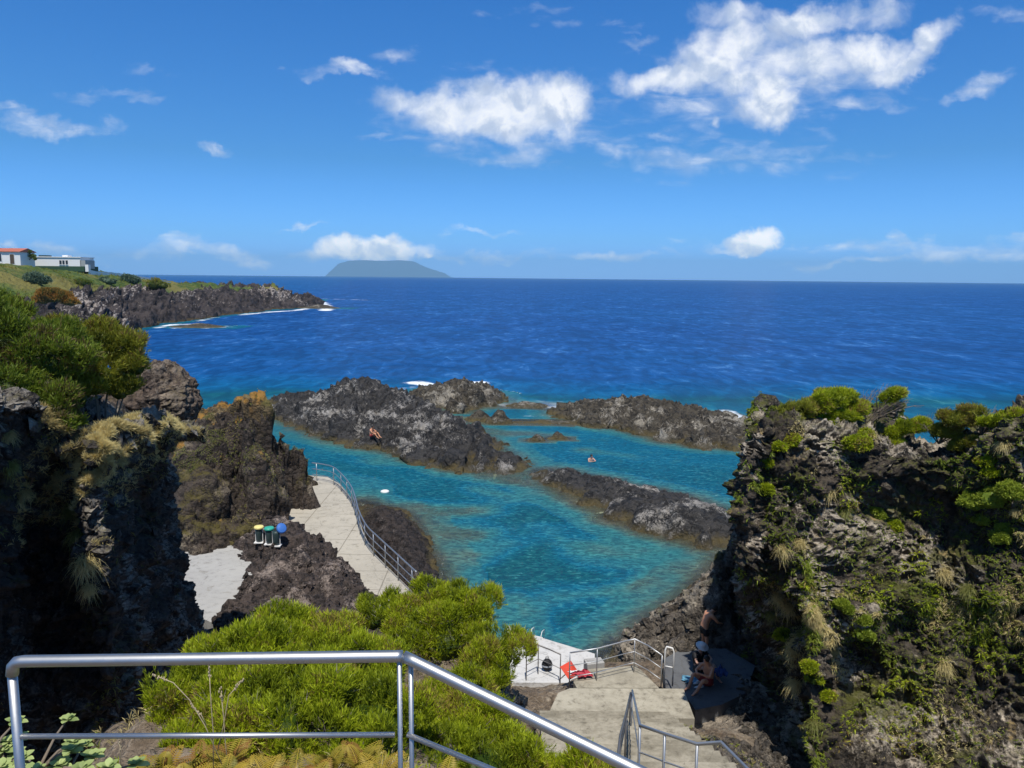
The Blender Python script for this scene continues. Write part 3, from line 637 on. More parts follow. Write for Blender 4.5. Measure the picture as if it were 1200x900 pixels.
crag = boulder('rock_crag', [((-9.0, 19.5, 9.75), (.60, .9, .90)), ((-9.6, 19.3, 9.6), (.9, .9, .75)), ((-8.6, 19.4, 9.7), (.5, .7, .62)), ((-10.3, 19.1, 9.7), (1.2, 1.1, .8))], M['crag'], .42, 1.9, 43, k=(.5, 1, 1, 1.2, 1))
tag(crag, 'weathered brown crag rising at the right end of the left clifftop', 'rock')

# right cliff
def rc(pts): return [p if isinstance(p, Vector) else P(*p) for p in pts]
core = [
 rc([(886, 506, 17.6), (868, 550, 17.0), (861, 612, 17.0), (864, 662, 17.4), (872, 708, 19.6), (878, 755, 21.6), (882, 808, 20.8), (905, 880, 18.2), (930, 990, 16)]),
 rc([(912, 492, 17.8), (902, 550, 17.1), (898, 612, 16.8), (904, 662, 16.9), (920, 708, 17.2), (924, 755, 17.9), (930, 808, 17.8), (950, 880, 16.6), (960, 990, 15)]),
 rc([(948, 490, 18.0), (948, 550, 17.2), (948, 612, 16.8), (948, 662, 16.2), (948, 708, 16.0), (948, 755, 16.0), (948, 808, 16.0), (948, 880, 15.4), (948, 990, 14.4)]),
 rc([(1000, 498, 18.2), (1000, 550, 17.4), (1000, 612, 17.3), (1000, 662, 16.7), (1000, 708, 16.3), (1000, 755, 16.6), (1000, 808, 16.6), (1000, 880, 15.4), (1000, 990, 14.0)]),
 rc([(1052, 514, 18.2), (1052, 550, 17.5), (1052, 612, 17.6), (1052, 662, 17.1), (1052, 708, 16.5), (1052, 755, 16.4), (1052, 808, 16.2), (1052, 880, 15.3), (1052, 990, 13.9)]),
 rc([(1102, 526, 17.8), (1102, 550, 17.2), (1102, 612, 17.3), (1102, 662, 16.8), (1102, 708, 16.4), (1102, 755, 16.2), (1102, 808, 16.0), (1102, 880, 15.1), (1102, 990, 13.8)]),
 rc([(1160, 500, 17.0), (1160, 550, 16.5), (1160, 612, 16.6), (1160, 662, 16.3), (1160, 708, 16.0), (1160, 755, 15.9), (1160, 808, 15.7), (1160, 880, 15.0), (1160, 990, 13.7)]),
 rc([(1225, 478, 16.0), (1225, 550, 15.8), (1225, 612, 15.8), (1225, 662, 15.7), (1225, 708, 15.5), (1225, 755, 15.4), (1225, 808, 15.3), (1225, 880, 14.8), (1225, 990, 13.6)]),
 rc([(1380, 450, 14), (1380, 550, 14), (1380, 612, 14), (1380, 662, 14), (1380, 708, 14), (1380, 755, 14), (1380, 808, 14), (1380, 880, 14), (1380, 990, 13)]),
 rc([(1700, 440, 12), (1700, 550, 12), (1700, 612, 12), (1700, 662, 12), (1700, 708, 12), (1700, 755, 12), (1700, 808, 12), (1700, 880, 12), (1700, 990, 12)])]
def withback(c):
    e = c[0]; return [Vector((e.x+8, e.y+12, -2)), Vector((e.x+5, e.y+8, e.z-4)), Vector((e.x+1.4, e.y+2.6, e.z-.5))]+c
core = [withback(c) for c in core]
c0 = core[0]; w1 = [Vector((8.6, 25.0, p.z if p.z < 3 else p.z-.6)) for p in c0]; w2 = [Vector((16, 31, p.z if p.z < 3 else p.z-1.5)) for p in c0]
cols = [w2, w1]+core
cliff_r = loft('cliff', [list(r) for r in zip(*cols)], 720, 760, M['cliff_right'], .68, 1.2, 45, flip=False, k=(.5, .9, 1.1, 1.4, 1.2))
tag(cliff_r, kind='structure')

# spur of earth and rock below the viewpoint, carrying the heath
sp = [(-9, -6, 11.2), (0, -6, 11.3), (9, -6, 11.2), (-6, 1, 10.6), (0, 1, 10.7), (6, 1, 10.2), (-4.2, 3.2, 10.2), (-2, 3.2, 10.2), (0, 3.0, 10.1), (1.6, 3.2, 9.6), (3, 3, 8.8),
      (-5.0, 2.6, 9.6), (-7, 3, 7.5), (-4.4, 5, 8.6), (-5.4, 5.4, 4), (-2.2, 5, 9.1), (0, 5, 9.0), (1.4, 5, 8.4), (-3.9, 7, 8.5), (-5, 7.5, 3), (-1.5, 7.5, 8.5), (0, 7.2, 7.9), (1.0, 7, 7.2), (1.9, 7, 5.6),
      (-3.3, 8.6, 7.0), (-4.4, 9.5, 2.6), (-2.0, 9.5, 6.9), (-.8, 10, 7.0), (.25, 9.5, 6.6), (.9, 9.5, 5.0), (-2.8, 12, 6.0), (-3.8, 12.5, 2.2), (-1.6, 12.5, 7.0), (-.6, 12.4, 7.0), (0.1, 12.0, 6.0), (.55, 12.6, 3.6), (1.0, 14, 2.2),
      (-1.2, 14.2, 6.0), (-.2, 13.8, 5.2), (-1.6, 16, 3.2), (-.3, 15.5, 3.0), (.3, 16.5, 1.4), (-2.6, 14.8, 2.5), (-3.4, 17, 1.8), (-6, 12, 1.5), (-7, 17, 1.2), (-8, 8, 2.5), (-1, 19, 1.2), (-3.6, 21, 1.2), (-7, 21, 1.3), (2.0, 17, 1.2), (3, 12, 1.6), (2.6, 8.5, 4.2), (3, 6, 6.2), (3.2, 22, 1.2), (0.2, 21.0, .95), (.9, 20.7, 1.0), (1.7, 21.1, 1.15), (-.9, 20.4, 1.25), (.3, 22.5, .3), (1.5, 22.4, .4), (-12, 22, 1), (-14, 12, 2), (-10, 3, 8),
      (4.6, 8.2, 5.6), (5.0, 10, 4.4), (3.9, 11.5, 3.6), (4.4, 13, 4.0), (4.35, 15, 3.15), (4.6, 16.5, 2.4), (4.6, 17.8, 1.9), (5.3, 15, 2.3), (6.4, 18.8, 1.5), (6.8, 20, 1.6), (6.3, 17.2, 1.6), (5.6, 16.5, 1.8), (5.1, 17.5, 1.78), (4.7, 17.6, 1.85), (5.7, 17.6, 1.75), (5.0, 18.9, 1.15), (5.3, 20, 1.1), (4.6, 21, 1.1), (5.4, 13, 2.9), (2.5, 13.5, 1.6), (6.5, 13, 1.6), (7, 17, 1.5), (6, 22, 1.4), (8, 8, 2), (7, 4, 6), (10, 14, 1.6), (9, 24, .6)]
spur = field('hillside', sp, .075, M['spur'], .34, 2.0, 51, bbox=(-15, 10, -7, 23), floor=-3, k=(.4, 1, 1, 1))
tag(spur, kind='structure')

# headland with grass on top
hd = [W(p) for p in [
    (-260, 300, 'D', 120), (-100, 305, 'D', 140), (0, 312, 'D', 150), (60, 319, 'D', 190), (110, 324, 'D', 215), (150, 329, 'D', 235), (185, 335, 'D', 250), (205, 339, 'D', 262),
    (0, 316, 'D', 205), (50, 317, 'D', 222), (100, 318, 'D', 228), (150, 323, 'D', 262), (200, 331, 'D', 285), (215, 336, 'D', 290),
    (-100, 300, 'D', 230), (-260, 290, 'D', 230), (228, 338, 'D', 285), (240, 340, 'D', 292), (250, 331, 'D', 298), (262, 340, 'D', 300), (276, 344, 'D', 302), (290, 345, 'D', 305), (305, 342, 'D', 310), (325, 338, 'D', 318), (338, 343, 'D', 322), (350, 350, 'D', 326), (365, 356, 'D', 330),
    (0, 345, 'D', 105), (60, 350, 'D', 130), (-120, 350, 'D', 80), (100, 345, 'D', 190), (140, 348, 'D', 205), (180, 350, 'D', 225), (210, 352, 'D', 245), (240, 353, 'D', 262), (270, 355, 'D', 275), (320, 356, 'D', 300), (110, 365, 'D', 160), (150, 370, 'D', 190), (200, 368, 'D', 222),
    (165, 385, 0), (190, 379, 0), (215, 377, 0), (240, 373, 0), (265, 369, 0), (290, 367, 0), (320, 363, 0), (350, 361, 0), (372, 359, 0), (378, 357, 0), (120, 395, 0), (60, 410, 0), (-50, 430, 0), (-250, 470, 0),
    (376, 353, 0), (360, 350, 0)]]
hd += [(x, y, z) for x, y, z in ((-40, 160, -3), (-58, 195, -3.5), (-60, 230, -4), (-50, 300, -3.5), (-40, 330, -3), (-75, 370, -4), (-110, 400, -4), (-160, 420, -4), (-260, 420, -4), (-360, 350, -4), (-420, 200, 6), (-300, 60, 8), (-150, 60, -3), (-70, 100, -3), (-95, 80, -3), (-200, 330, 3), (-160, 345, 3), (-260, 300, 10), (-32, 280, -3))]
def headland():
    f0 = RBF(hd); wl = [(-250, 470), (-50, 430), (60, 410), (120, 396), (165, 385), (190, 379), (215, 377), (240, 373), (265, 369), (290, 367), (320, 363), (350, 361), (372, 359)]
    ww = [S(u, v, 0) for u, v in wl]; ta = np.array([p.x/p.y for p in ww]+[-.235, -.22]); ty = np.array([p.y for p in ww]+[450, 900])
    def f(q):      # the coast: nothing stands on the near side of the waterline
        t = q[:, 0]/np.maximum(q[:, 1], 1); return np.minimum(f0(q), (q[:, 1]-np.interp(t, ta, ty))*.30)
    SHOALS.append((f, -330, -30, 60, 430))
    # sample on a fan so that the far end keeps its detail
    aa = np.linspace(-1.12, -0.20, 560); rr = np.exp(np.linspace(math.log(70), math.log(430), 420))
    A, Rr = np.meshgrid(aa, rr); X, Y = A*Rr, Rr
    Z = f(np.stack([X.ravel(), Y.ravel()], 1)).reshape(X.shape); G = np.stack([X, Y, np.maximum(Z, -5)], -1); N = grid_normals(G)
    if N[..., 2].mean() < 0: N = -N
    zz = Z.ravel(); p3 = G.reshape(-1, 3)
    gz = 7.5+1.6*fbm(p3, .06, 3, 5); gr = 1/(1+np.exp(-(zz-gz)*2.2))
    amp = np.where(gr > .5, .18, 1.0)*np.clip((zz+1.4)/2.6, .05, 1)
    V0 = rough_rock(p3, N.reshape(-1, 3), .95, .34, 61, (1.2, 1.3, 1.1, 1.1, 1.3)); V = p3+(V0-p3)*amp[:, None]
    F = grid_faces(len(aa), len(rr)); keep = (zz[F] > -4.5).any(1); F = F[keep]; used = np.unique(F); mp = np.full(len(V), -1); mp[used] = np.arange(len(used))
    return mesh_np('headland', V[used], mp[F], M['headland'], attrs={'grass': gr[used]})
head = tag(headland(), kind='structure')

# the far island
def far_island():
    D = 25000; us = np.linspace(388, 530, 90); prof = [(388, 0), (393, .12), (396, .45), (402, .86), (410, .97), (440, 1), (470, 1), (486, .96), (500, .62), (512, .42), (520, .3), (525, .12), (530, 0)]
    h = np.interp(us, [p[0] for p in prof], [p[1] for p in prof]); V = []; nd = 14
    for j in range(nd):
        t = j/(nd-1); s = math.sin(math.pi*t)**.45
        for u, hh in zip(us, h):
            q = P(u, 325, D); y = D+(t-.5)*3000; n = .97+.02*math.sin(u*.13+j*.5)
            V.append((q.x, y, -30+hh*s*n*560))
    return mesh_np('distant_island', V, grid_faces(90, nd), M['far'])
tag(far_island(), kind='structure')

# ------------------------------------------------------------------ the sea
def seg_dist(xy, a, b):
    ab = np.array([b[0]-a[0], b[1]-a[1]]); ap = xy-np.array([a[0], a[1]]); t = np.clip((ap @ ab)/(ab @ ab+1e-9), 0, 1)
    return np.linalg.norm(ap-t[:, None]*ab, axis=1)
REEFS = [((475, 594), (565, 600), 2.8, .95), ((470, 615), (560, 628), 3.6, .8), ((500, 645), (560, 650), 2.0, 1.0), ((520, 650), (590, 640), 2.5, 1.6), ((590, 560), (640, 566), 2.2, .6), ((560, 575), (620, 585), 2, 1.6), ((690, 640), (800, 655), 3.5, 1.3), ((650, 700), (760, 690), 2.2, 1.8), ((600, 700), (640, 745), 1.6, 1.4),
         ((600, 470), (660, 478), 4, .8), ((560, 505), (640, 510), 3, .9), ((690, 528), (740, 535), 2.0, 1.4), ((560, 725), (600, 735), 1.6, 1.2), ((430, 540), (480, 545), 2.0, 1.6), ((640, 620), (700, 660), 1.8, 2.2), ((740, 690), (790, 665), 1.8, 1.0), ((325, 470), (350, 475), 3, .7), ((885, 525), (930, 530), 2.5, .7)]
FOAM = [([(282, 369), (310, 366), (345, 364), (376, 359)], 2.6, .75), ([(185, 384), (205, 380), (236, 380)], 1.8, .8), ([(376, 350), (410, 351), (438, 352)], 2.6, .6), ([(230, 377), (250, 372)], 2.0, .6), ([(376, 354), (384, 360), (380, 364)], 3.5, .8),
        ([(488, 449), (508, 452)], 1.6, 1.2), ([(470, 455), (500, 451)], 1.2, .5), ([(546, 449), (562, 448)], 1.6, 1.2), ([(600, 474), (625, 472), (660, 476)], 1.7, 1.3), ([(560, 460), (600, 470)], .8, .4), ([(845, 484), (880, 497), (905, 503)], 1.9, 1.2), ([(600, 487), (655, 488)], .5, .45), ([(560, 515), (590, 520)], .3, .3), ([(600, 470), (680, 471)], 1.6, .35)]
def sea():
    na, nr = 700, 900
    an = np.linspace(R(-76), R(76), na); rr = np.exp(np.linspace(math.log(16), math.log(13500), nr))
    A, RR = np.meshgrid(an, rr); X = (np.sin(A)*RR).ravel(); Y = (np.cos(A)*RR).ravel(); xy = np.stack([X, Y], 1)
    p3 = np.stack([X, Y, np.zeros_like(X)], 1); rad = RR.ravel()
    near = rad < 500
    depth = np.interp(Y, [20, 32, 42, 55, 78, 90, 105, 150], [5.2, 5.0, 4.1, 3.2, 3.2, 8, 15, 26])
    # shelf along the headland and the coast on the left
    lf = np.interp(-X-Y*.18, [0, 30, 80], [0, 0, 12]); depth = np.maximum(depth-lf, 5.0*(Y > 100)+3*(Y <= 100))
    dn = depth[near]; q = p3[near]; qq = xy[near]
    dn = dn*(1+.22*fbm(q, .08, 3, 3))
    for f, x0, x1, y0, y1 in SHOALS:
        m = (qq[:, 0] > x0) & (qq[:, 0] < x1) & (qq[:, 1] > y0) & (qq[:, 1] < y1)
        if m.any():
            fz = -f(qq[m])*(1.6 if y1 > 200 else 1.0); dn[m] = np.where(fz < 2.2 if y1 < 200 else fz < 5, np.minimum(dn[m], np.maximum(fz, -.5)), dn[m])
    for a, b, w, d0 in REEFS:
        d = seg_dist(qq, S(*a, 0), S(*b, 0))+.8*fbm(q, .5, 3, 9)
        s = np.clip(1-d/w, 0, 1); s = s*s*(3-2*s); dn = dn*(1-s)+np.minimum(dn, d0)*s
    depth[near] = np.maximum(dn+.35*fbm(q, .45, 4, 13)*np.clip(dn, 0, 1.5), -.5)
    fardep = rad > 118; true_depth = depth.copy(); depth = np.where(fardep, np.maximum(depth, 3.2), depth)
    foam = np.zeros_like(X)
    for line, w, k in FOAM:
        pw = [S(u, v, 0) for u, v in line]
        cx, cy = np.mean([p.x for p in pw]), np.mean([p.y for p in pw]); m = (np.abs(X-cx) < 60) & (np.abs(Y-cy) < 60); d = np.full(m.sum(), 1e9)
        for a, b in zip(pw[:-1], pw[1:]): d = np.minimum(d, seg_dist(xy[m], a, b))
        foam[m] = np.maximum(foam[m], k*np.exp(-(d/w)**2))
    # thin foam where the open sea touches rock
    op = np.clip((Y-80)/25, 0, 1)*(rad < 450); foam = np.maximum(foam, op*.5*np.exp(-((true_depth-.2)/.35)**2))
    o = mesh_np('sea_water', p3, grid_faces(na, nr), M_water(), attrs={'depth': depth, 'foam': foam})
    # bed of rock and sand under the shallow part, on the same fan
    nb = int(np.searchsorted(rr, 120)); G = np.stack([X, Y, -np.maximum(depth, .06)-.02], 1)[:nb*na]
    G[:, 2] -= .10+.15*fbm(G, .9, 3, 5)
    bed = mesh_np('sea_bed', G, grid_faces(na, nb), M_bed())
    tag(o, kind='structure'); tag(bed, kind='structure'); return o
def M_bed():
    m, t = mat_new('sea bed'); pos = t.new('ShaderNodeNewGeometry').outputs['Position']
    n = t.noise(pos, .55, 6, .65, .3); n2 = t.noise(pos, 3.5, 5, .7)
    c = t.mix(t.ss(t.m('ADD', n, t.m('MULTIPLY', n2, .3)), .55, .75), (.20, .165, .10), (.40, .35, .22))
    c = t.mix(t.ss(n2, .55, .7), c, (.06, .05, .03))
    finish(t, bsdf(t, c, .9)); return m
def M_water():
    m, t = mat_new('sea water'); pos = t.new('ShaderNodeNewGeometry').outputs['Position']
    depth = t.new('ShaderNodeAttribute', attribute_name='depth').outputs['Fac']; foam = t.new('ShaderNodeAttribute', attribute_name='foam').outputs['Fac']
    sc = t.new('ShaderNodeVectorMath', operation='MULTIPLY'); t.put(sc.inputs[0], pos); sc.inputs[1].default_value = (.75, 1.25, 1)
    P1 = sc.outputs[0]
    open_ = t.ss(depth, 3.6, 12)
    dist = t.vm('LENGTH', pos)
    big = t.noise(P1, .085, 4, .6, .4); mid = t.noise(P1, .45, 5, .62, .5); sm = t.noise(P1, 2.1, 4, .62, .6); far = t.noise(P1, .006, 5, .6)
    # colour of the water body by depth
    dcol = t.ramp(t.m('DIVIDE', t.m('ADD', depth, t.m('MULTIPLY', t.m('SUBTRACT', mid, .5), 1.2)), 26.0), [(0.0, (.25, .22, .15)), (.03, (.11, .18, .135)), (.055, (.035, .18, .18)), (.11, (.004, .135, .21)), (.15, (.004, .108, .145)), (.19, (.005, .095, .106)), (.27, (.003, .12, .27)), (.5, (.005, .085, .27)), (1.0, (.009, .078, .27))])
    dcol = t.mix(t.m('MULTIPLY', t.ss(far, .35, .7), .35), dcol, (.004, .04, .20))
    mot = t.m('MULTIPLY', t.ss(t.m('ADD', t.noise(pos, .32, 4, .6, .6), t.m('MULTIPLY', t.noise(pos, 1.5, 4, .7), .6)), .82, 1.02), t.ss(depth, 5.5, 2.6))
    dcol = t.mix(t.m('MULTIPLY', mot, .4), dcol, (.035, .17, .155))
    # wavelets: bright crests and shaded troughs are painted into the colour
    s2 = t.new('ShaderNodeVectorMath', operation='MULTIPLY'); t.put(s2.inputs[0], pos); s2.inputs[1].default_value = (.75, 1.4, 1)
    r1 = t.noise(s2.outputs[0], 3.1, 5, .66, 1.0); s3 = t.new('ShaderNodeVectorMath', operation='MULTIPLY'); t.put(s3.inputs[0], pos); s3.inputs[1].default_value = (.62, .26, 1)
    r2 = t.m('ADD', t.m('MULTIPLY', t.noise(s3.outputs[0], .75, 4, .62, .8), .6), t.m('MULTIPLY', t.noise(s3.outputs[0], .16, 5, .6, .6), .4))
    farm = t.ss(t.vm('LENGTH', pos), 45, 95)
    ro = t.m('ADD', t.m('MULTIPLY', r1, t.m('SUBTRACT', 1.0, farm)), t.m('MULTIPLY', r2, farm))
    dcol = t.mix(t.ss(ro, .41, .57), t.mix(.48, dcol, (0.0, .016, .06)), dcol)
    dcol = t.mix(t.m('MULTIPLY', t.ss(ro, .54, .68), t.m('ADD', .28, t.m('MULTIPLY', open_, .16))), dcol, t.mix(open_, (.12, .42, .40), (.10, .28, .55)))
    h = t.m('ADD', t.m('ADD', t.m('MULTIPLY', t.m('MULTIPLY', big, 2.2), open_), t.m('MULTIPLY', ro, t.m('ADD', .20, t.m('MULTIPLY', open_, .7)))), t.m('MULTIPLY', sm, .14))
    nrm = bump(t, h, 1.0, .75)
    body = t.new('ShaderNodeBsdfDiffuse'); t.put(body.inputs[0], dcol); t.put(body.inputs['Normal'], bump(t, h, .5, .5))
    tr = t.new('ShaderNodeBsdfTransparent'); t.put(tr.inputs[0], t.mix(t.ss(depth, 0, 1.6), (.88, .96, .93), (.22, .62, .60)))
    al = t.m('MULTIPLY', t.ss(depth, 1.5, -.1), .85)
    b2 = t.new('ShaderNodeMixShader'); t.put(b2.inputs[0], al); t.put(b2.inputs[1], body.outputs[0]); t.put(b2.inputs[2], tr.outputs[0])
    gl = t.new('ShaderNodeBsdfGlossy'); gl.inputs['Roughness'].default_value = .12; t.put(gl.inputs['Normal'], nrm); t.put(gl.inputs[0], (.9, .95, 1, 1))
    fr = t.new('ShaderNodeFresnel'); fr.inputs['IOR'].default_value = 1.33; t.put(fr.inputs['Normal'], nrm)
    b3 = t.new('ShaderNodeMixShader'); t.put(b3.inputs[0], t.m('MINIMUM', fr.outputs[0], .13)); t.put(b3.inputs[1], b2.outputs[0]); t.put(b3.inputs[2], gl.outputs[0])
    wh = t.new('ShaderNodeBsdfDiffuse'); t.put(wh.inputs[0], (.78, .82, .84, 1))
    fn = t.m('ADD', t.noise(pos, .9, 5, .7, .5), t.m('MULTIPLY', t.m('SUBTRACT', t.noise(pos, .18, 4, .7), .5), 1.8))
    ff = t.ss(t.m('ADD', foam, t.m('SUBTRACT', fn, .5)), .38, .85)
    ff = t.m('MULTIPLY', t.m('MULTIPLY', ff, t.ss(foam, .02, .2)), t.ss(t.m('ADD', t.noise(pos, .07, 3, .6), t.m('MULTIPLY', t.ss(depth, 4, 30), .3)), .36, .56))
    # rare whitecaps out at sea
    wc = t.m('MULTIPLY', t.ss(t.m('ADD', t.noise(P1, .16, 5, .7, .8), t.m('MULTIPLY', t.noise(P1, .02, 2), .12)), .80, .86), open_)
    b4 = t.new('ShaderNodeMixShader'); t.put(b4.inputs[0], t.m('MAXIMUM', ff, t.m('MULTIPLY', wc, .6))); t.put(b4.inputs[1], b3.outputs[0]); t.put(b4.inputs[2], wh.outputs[0])
    finish(t, b4.outputs[0]); return m
water = sea()

# ------------------------------------------------------------------ haze over the far sea
def haze():
    mb = MB(); mb.box((0, 12400, 300), (60000, 29000, 700)); m, t = mat_new('haze')
    v = t.new('ShaderNodeVolumePrincipled'); t.put(v.inputs['Color'], (.42, .76, 1.0, 1)); v.inputs['Density'].default_value = HAZE_D; v.inputs['Anisotropy'].default_value = 0.0
    o = t.new('ShaderNodeOutputMaterial'); t.put(o.inputs['Volume'], v.outputs[0])
    return tag(mb.build('haze', m), kind='stuff')
HAZE_D = 6.2e-5
haze()
# ------------------------------------------------------------------ concrete
def slab(name, poly, z, thick, mat, kind='structure', z_is_px=True):
    mb = MB(); mb.prism([(S(u, v, z).x, S(u, v, z).y) if z_is_px else (u, v) for u, v in poly], z-thick, z)
    return tag(mb.build(name, mat), kind=kind)
slab('walkway', [(352, 556), (384, 559), (398, 567), (410, 582), (419, 600), (425, 622), (436, 645), (452, 662), (470, 680), (492, 702), (470, 730), (430, 712), (400, 690), (340, 660), (306, 640), (296, 622), (330, 596), (350, 580)], 1.55, 2.2, M['walk'])
slab('paved_court', [(205, 655), (240, 632), (292, 628), (306, 641), (312, 700), (262, 735), (225, 720)], 1.50, 1.2, M['grey_deck'])
slab('pool_deck', [(596, 733), (605, 738), (650, 752), (697, 766), (697, 778), (672, 800), (600, 800), (585, 760)], .8, 2.6, M['white_deck'])
slab('sun_deck', [(205, 486), (246, 486), (246, 493), (232, 512), (205, 520)], 1.6, 2.4, M['white_deck'])
slab('landing', [(676, 806), (672, 799), (690, 784), (746, 780), (772, 806)], 1.74, 1.0, M['landing'])
slab('landing', [(640, 842), (654, 812), (668, 806.5), (801, 807), (814, 842)], 1.92, 1.0, M['landing'])
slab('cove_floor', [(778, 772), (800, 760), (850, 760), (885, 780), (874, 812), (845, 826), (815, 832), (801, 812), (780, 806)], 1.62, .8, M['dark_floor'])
def stairs():
    mb = MB(); y = S(700, 842, 1.92).y; z = 1.92
    for i in range(19):
        y0 = y-.46*(i+1); z += .185
        xl = .80-.012*i; xr = 4.06+.01*i
        mb.prism([(xl, y0), (xr, y0), (xr, y-.46*i-.002), (xl, y-.46*i-.002)], z-1.4, z-.03)
        mb.prism([(xl-.02, y0), (xr+.02, y0), (xr+.02, y-.46*i+.03), (xl-.02, y-.46*i+.03)], z-.028, z)
    return tag(mb.build('stairs', M['stair']), kind='structure')
stairs()
# low kerb wall and concrete block at the deck
def block(px, z, size, rz, name, label, cat, mat):
    mb = MB(); c = S(*px, z); mb.box((0, 0, size[2]/2), size, rz); o = mb.build(name, mat); o.location = (c.x, c.y, z-.03)
    b = o.modifiers.new('bevel', 'BEVEL'); b.width = .02; b.segments = 2
    return tag(o, label, cat)
block((696, 784), 1.35, (.55, .35, .3), .25, 'concrete_block', 'small grey concrete block at the end of the white pool deck', 'block', M['grey_deck'])

# ------------------------------------------------------------------ railings
def pipe(name, pts, r, mat, parent, n=12): mb = MB(); mb.tube(pts, r, n); return mb.build(name, mat, parent, True)
def down(p, z): return Vector((p.x, p.y, z))

def near_railing():
    A, B, Cc, Dd = P(13, 775, 3.0), P(473, 769, 3.05), P(745, 902, 2.72), P(1000, 1027, 2.45)
    A2, B2, C2 = P(22, 863, 3.0), P(468, 861, 3.05), P(545, 893, 2.93)
    r = empty('handrail', (A.x, A.y, 10.0)); tag(r, 'polished steel handrail in the foreground at the viewpoint, running level then down to the right', 'railing')
    def smooth(pts): return pts
    k = .05; d1 = (B-A).normalized(); d2 = (Cc-B).normalized()
    pipe('top_rail', [down(A, A.z-.06), A+Vector((.006, 0, -.022)), A+d1*.022+Vector((0, 0, -.004)), A+d1*.05, B-d1*.03, B-d1*.004], .0245, M['steel'], r, 24)
    pipe('top_rail', [B+d2*.002, B+d2*.05, Cc, Dd], .0245, M['steel'], r, 24)
    lowd = (C2-B2).normalized(); E = B2+lowd*1.8
    pipe('lower_rail', [A2, B2-d1*.02], .0115, M['steel'], r, 16); pipe('lower_rail', [B2+d1*.035, B2+d1*.035+lowd*1.8], .0115, M['steel'], r, 16)
    pipe('post', [down(A, A.z-.045), down(A, 10.0)], .019, M['steel'], r, 20)
    b1 = B-d1*.018; b2 = B+d1*.030
    pipe('post', [down(b1, B.z-.01), down(b1, 9.9)], .0105, M['steel'], r, 16); pipe('post', [down(b2, B.z-.02), down(b2, 9.9)], .0105, M['steel'], r, 16)
near_railing()

def curved_railing():
    base = [S(u, v, 1.55) for u, v in ((366, 563), (380, 565), (392, 569), (403, 580), (412, 593), (417, 608), (421, 624), (430, 643), (443, 657), (459, 673), (476, 690), (488, 702))]
    C = np.array([tuple(p) for p in base]); D = catmull(C, 70)
    r = empty('walkway_railing', base[5]); tag(r, 'pale galvanised railing curving along the pool edge of the concrete walkway', 'railing')
    for h, rad, nm in ((1.02, .028, 'top_rail'), (.68, .017, 'lower_rail'), (.36, .017, 'lower_rail')):
        pipe(nm, [Vector(p)+Vector((0, 0, h)) for p in D], rad, M['galv'], r, 8)
    L = np.concatenate([[0], np.cumsum(np.linalg.norm(np.diff(D, axis=0), axis=1))])
    for s in np.arange(.3, L[-1], 1.45):
        p = Vector((np.interp(s, L, D[:, 0]), np.interp(s, L, D[:, 1]), 1.55)); pipe('post', [p, p+Vector((0, 0, 1.02))], .024, M['galv'], r, 8)
curved_railing()

def rail_run(name, tops, label, mat, rad, rails, base, nposts, drop=1.05, group=None):
    """tops: world points of the top rail; a lower rail hangs at each of `rails` below it"""
    r = empty(name, down(tops[0], base)); tag(r, label, 'railing', group)
    pipe('top_rail', tops, rad, mat, r, 12)
    for d in rails: pipe('lower_rail', [t-Vector((0, 0, d)) for t in tops], rad*.55, mat, r, 8)
    for t in nposts: pipe('post', [t, t-Vector((0, 0, drop))], rad*.85, mat, r, 10)
    return r
T = [S(668, 765, 2.65), S(700, 760, 2.7), S(734, 751, 2.75), S(744, 749, 2.75), S(760, 757, 2.72), S(776, 768, 2.68)]
rail_run('terrace_railing', T, 'thin railing around the far edge of the sunlit landing above the pool', M['galv'], .021, (.38, .72), 1.7, [T[0], T[1], T[3], T[5]])
T = [S(617, 763, 1.75), S(631, 756, 1.75), S(645, 761.5, 1.75), S(657, 767, 1.75)]
rail_run('deck_railing', T, 'bent grey railing standing on the white pool deck', M['rail_dark'], .02, (.45,), .8, [T[0], T[1], T[3]], .95)
T = [P(741, 809, 16.6), P(744, 823, 14.5), P(750, 850, 10.4), P(779, 860, 10.0), P(817, 872, 9.6), P(845, 870, 9.5), P(876, 901, 8.9), P(905, 935, 8.2)]
rail_run('stair_railing', T, 'angular steel stair railing dropping to the landing in the lower right', M['galv'], .023, (.42,), 3.4, [T[0], T[2], T[3], T[4]], 1.9)
T = [P(739, 812, 16.9), P(734, 835, 13.2), P(727, 862, 11.0), P(722, 905, 9.2)]
rail_run('old_stair_railing', T, 'older dull dark handrail beside the steel stair railing', M['rail_dark'], .022, (.16,), 3.4, [T[0], T[1], T[2]], 1.3)
def gate():
    b = S(783, 806, 1.75); c = S(788, 804, 1.75); h = 1.12
    a = S(778, 802, 1.75)
    r = empty('hoop_rail', b); tag(r, 'white hoop shaped grab rail beside the shaded cove', 'rail')
    pipe('hoop', [a, a+Vector((0, 0, h-.1)), a+Vector((.04, 0, h)), c+Vector((-.04, 0, h)), c+Vector((0, 0, h-.1)), c], .022, M['white_paint'], r, 10)
    pipe('crossbar', [a+Vector((0, 0, .55)), c+Vector((0, 0, .55))], .016, M['white_paint'], r, 8)
gate()
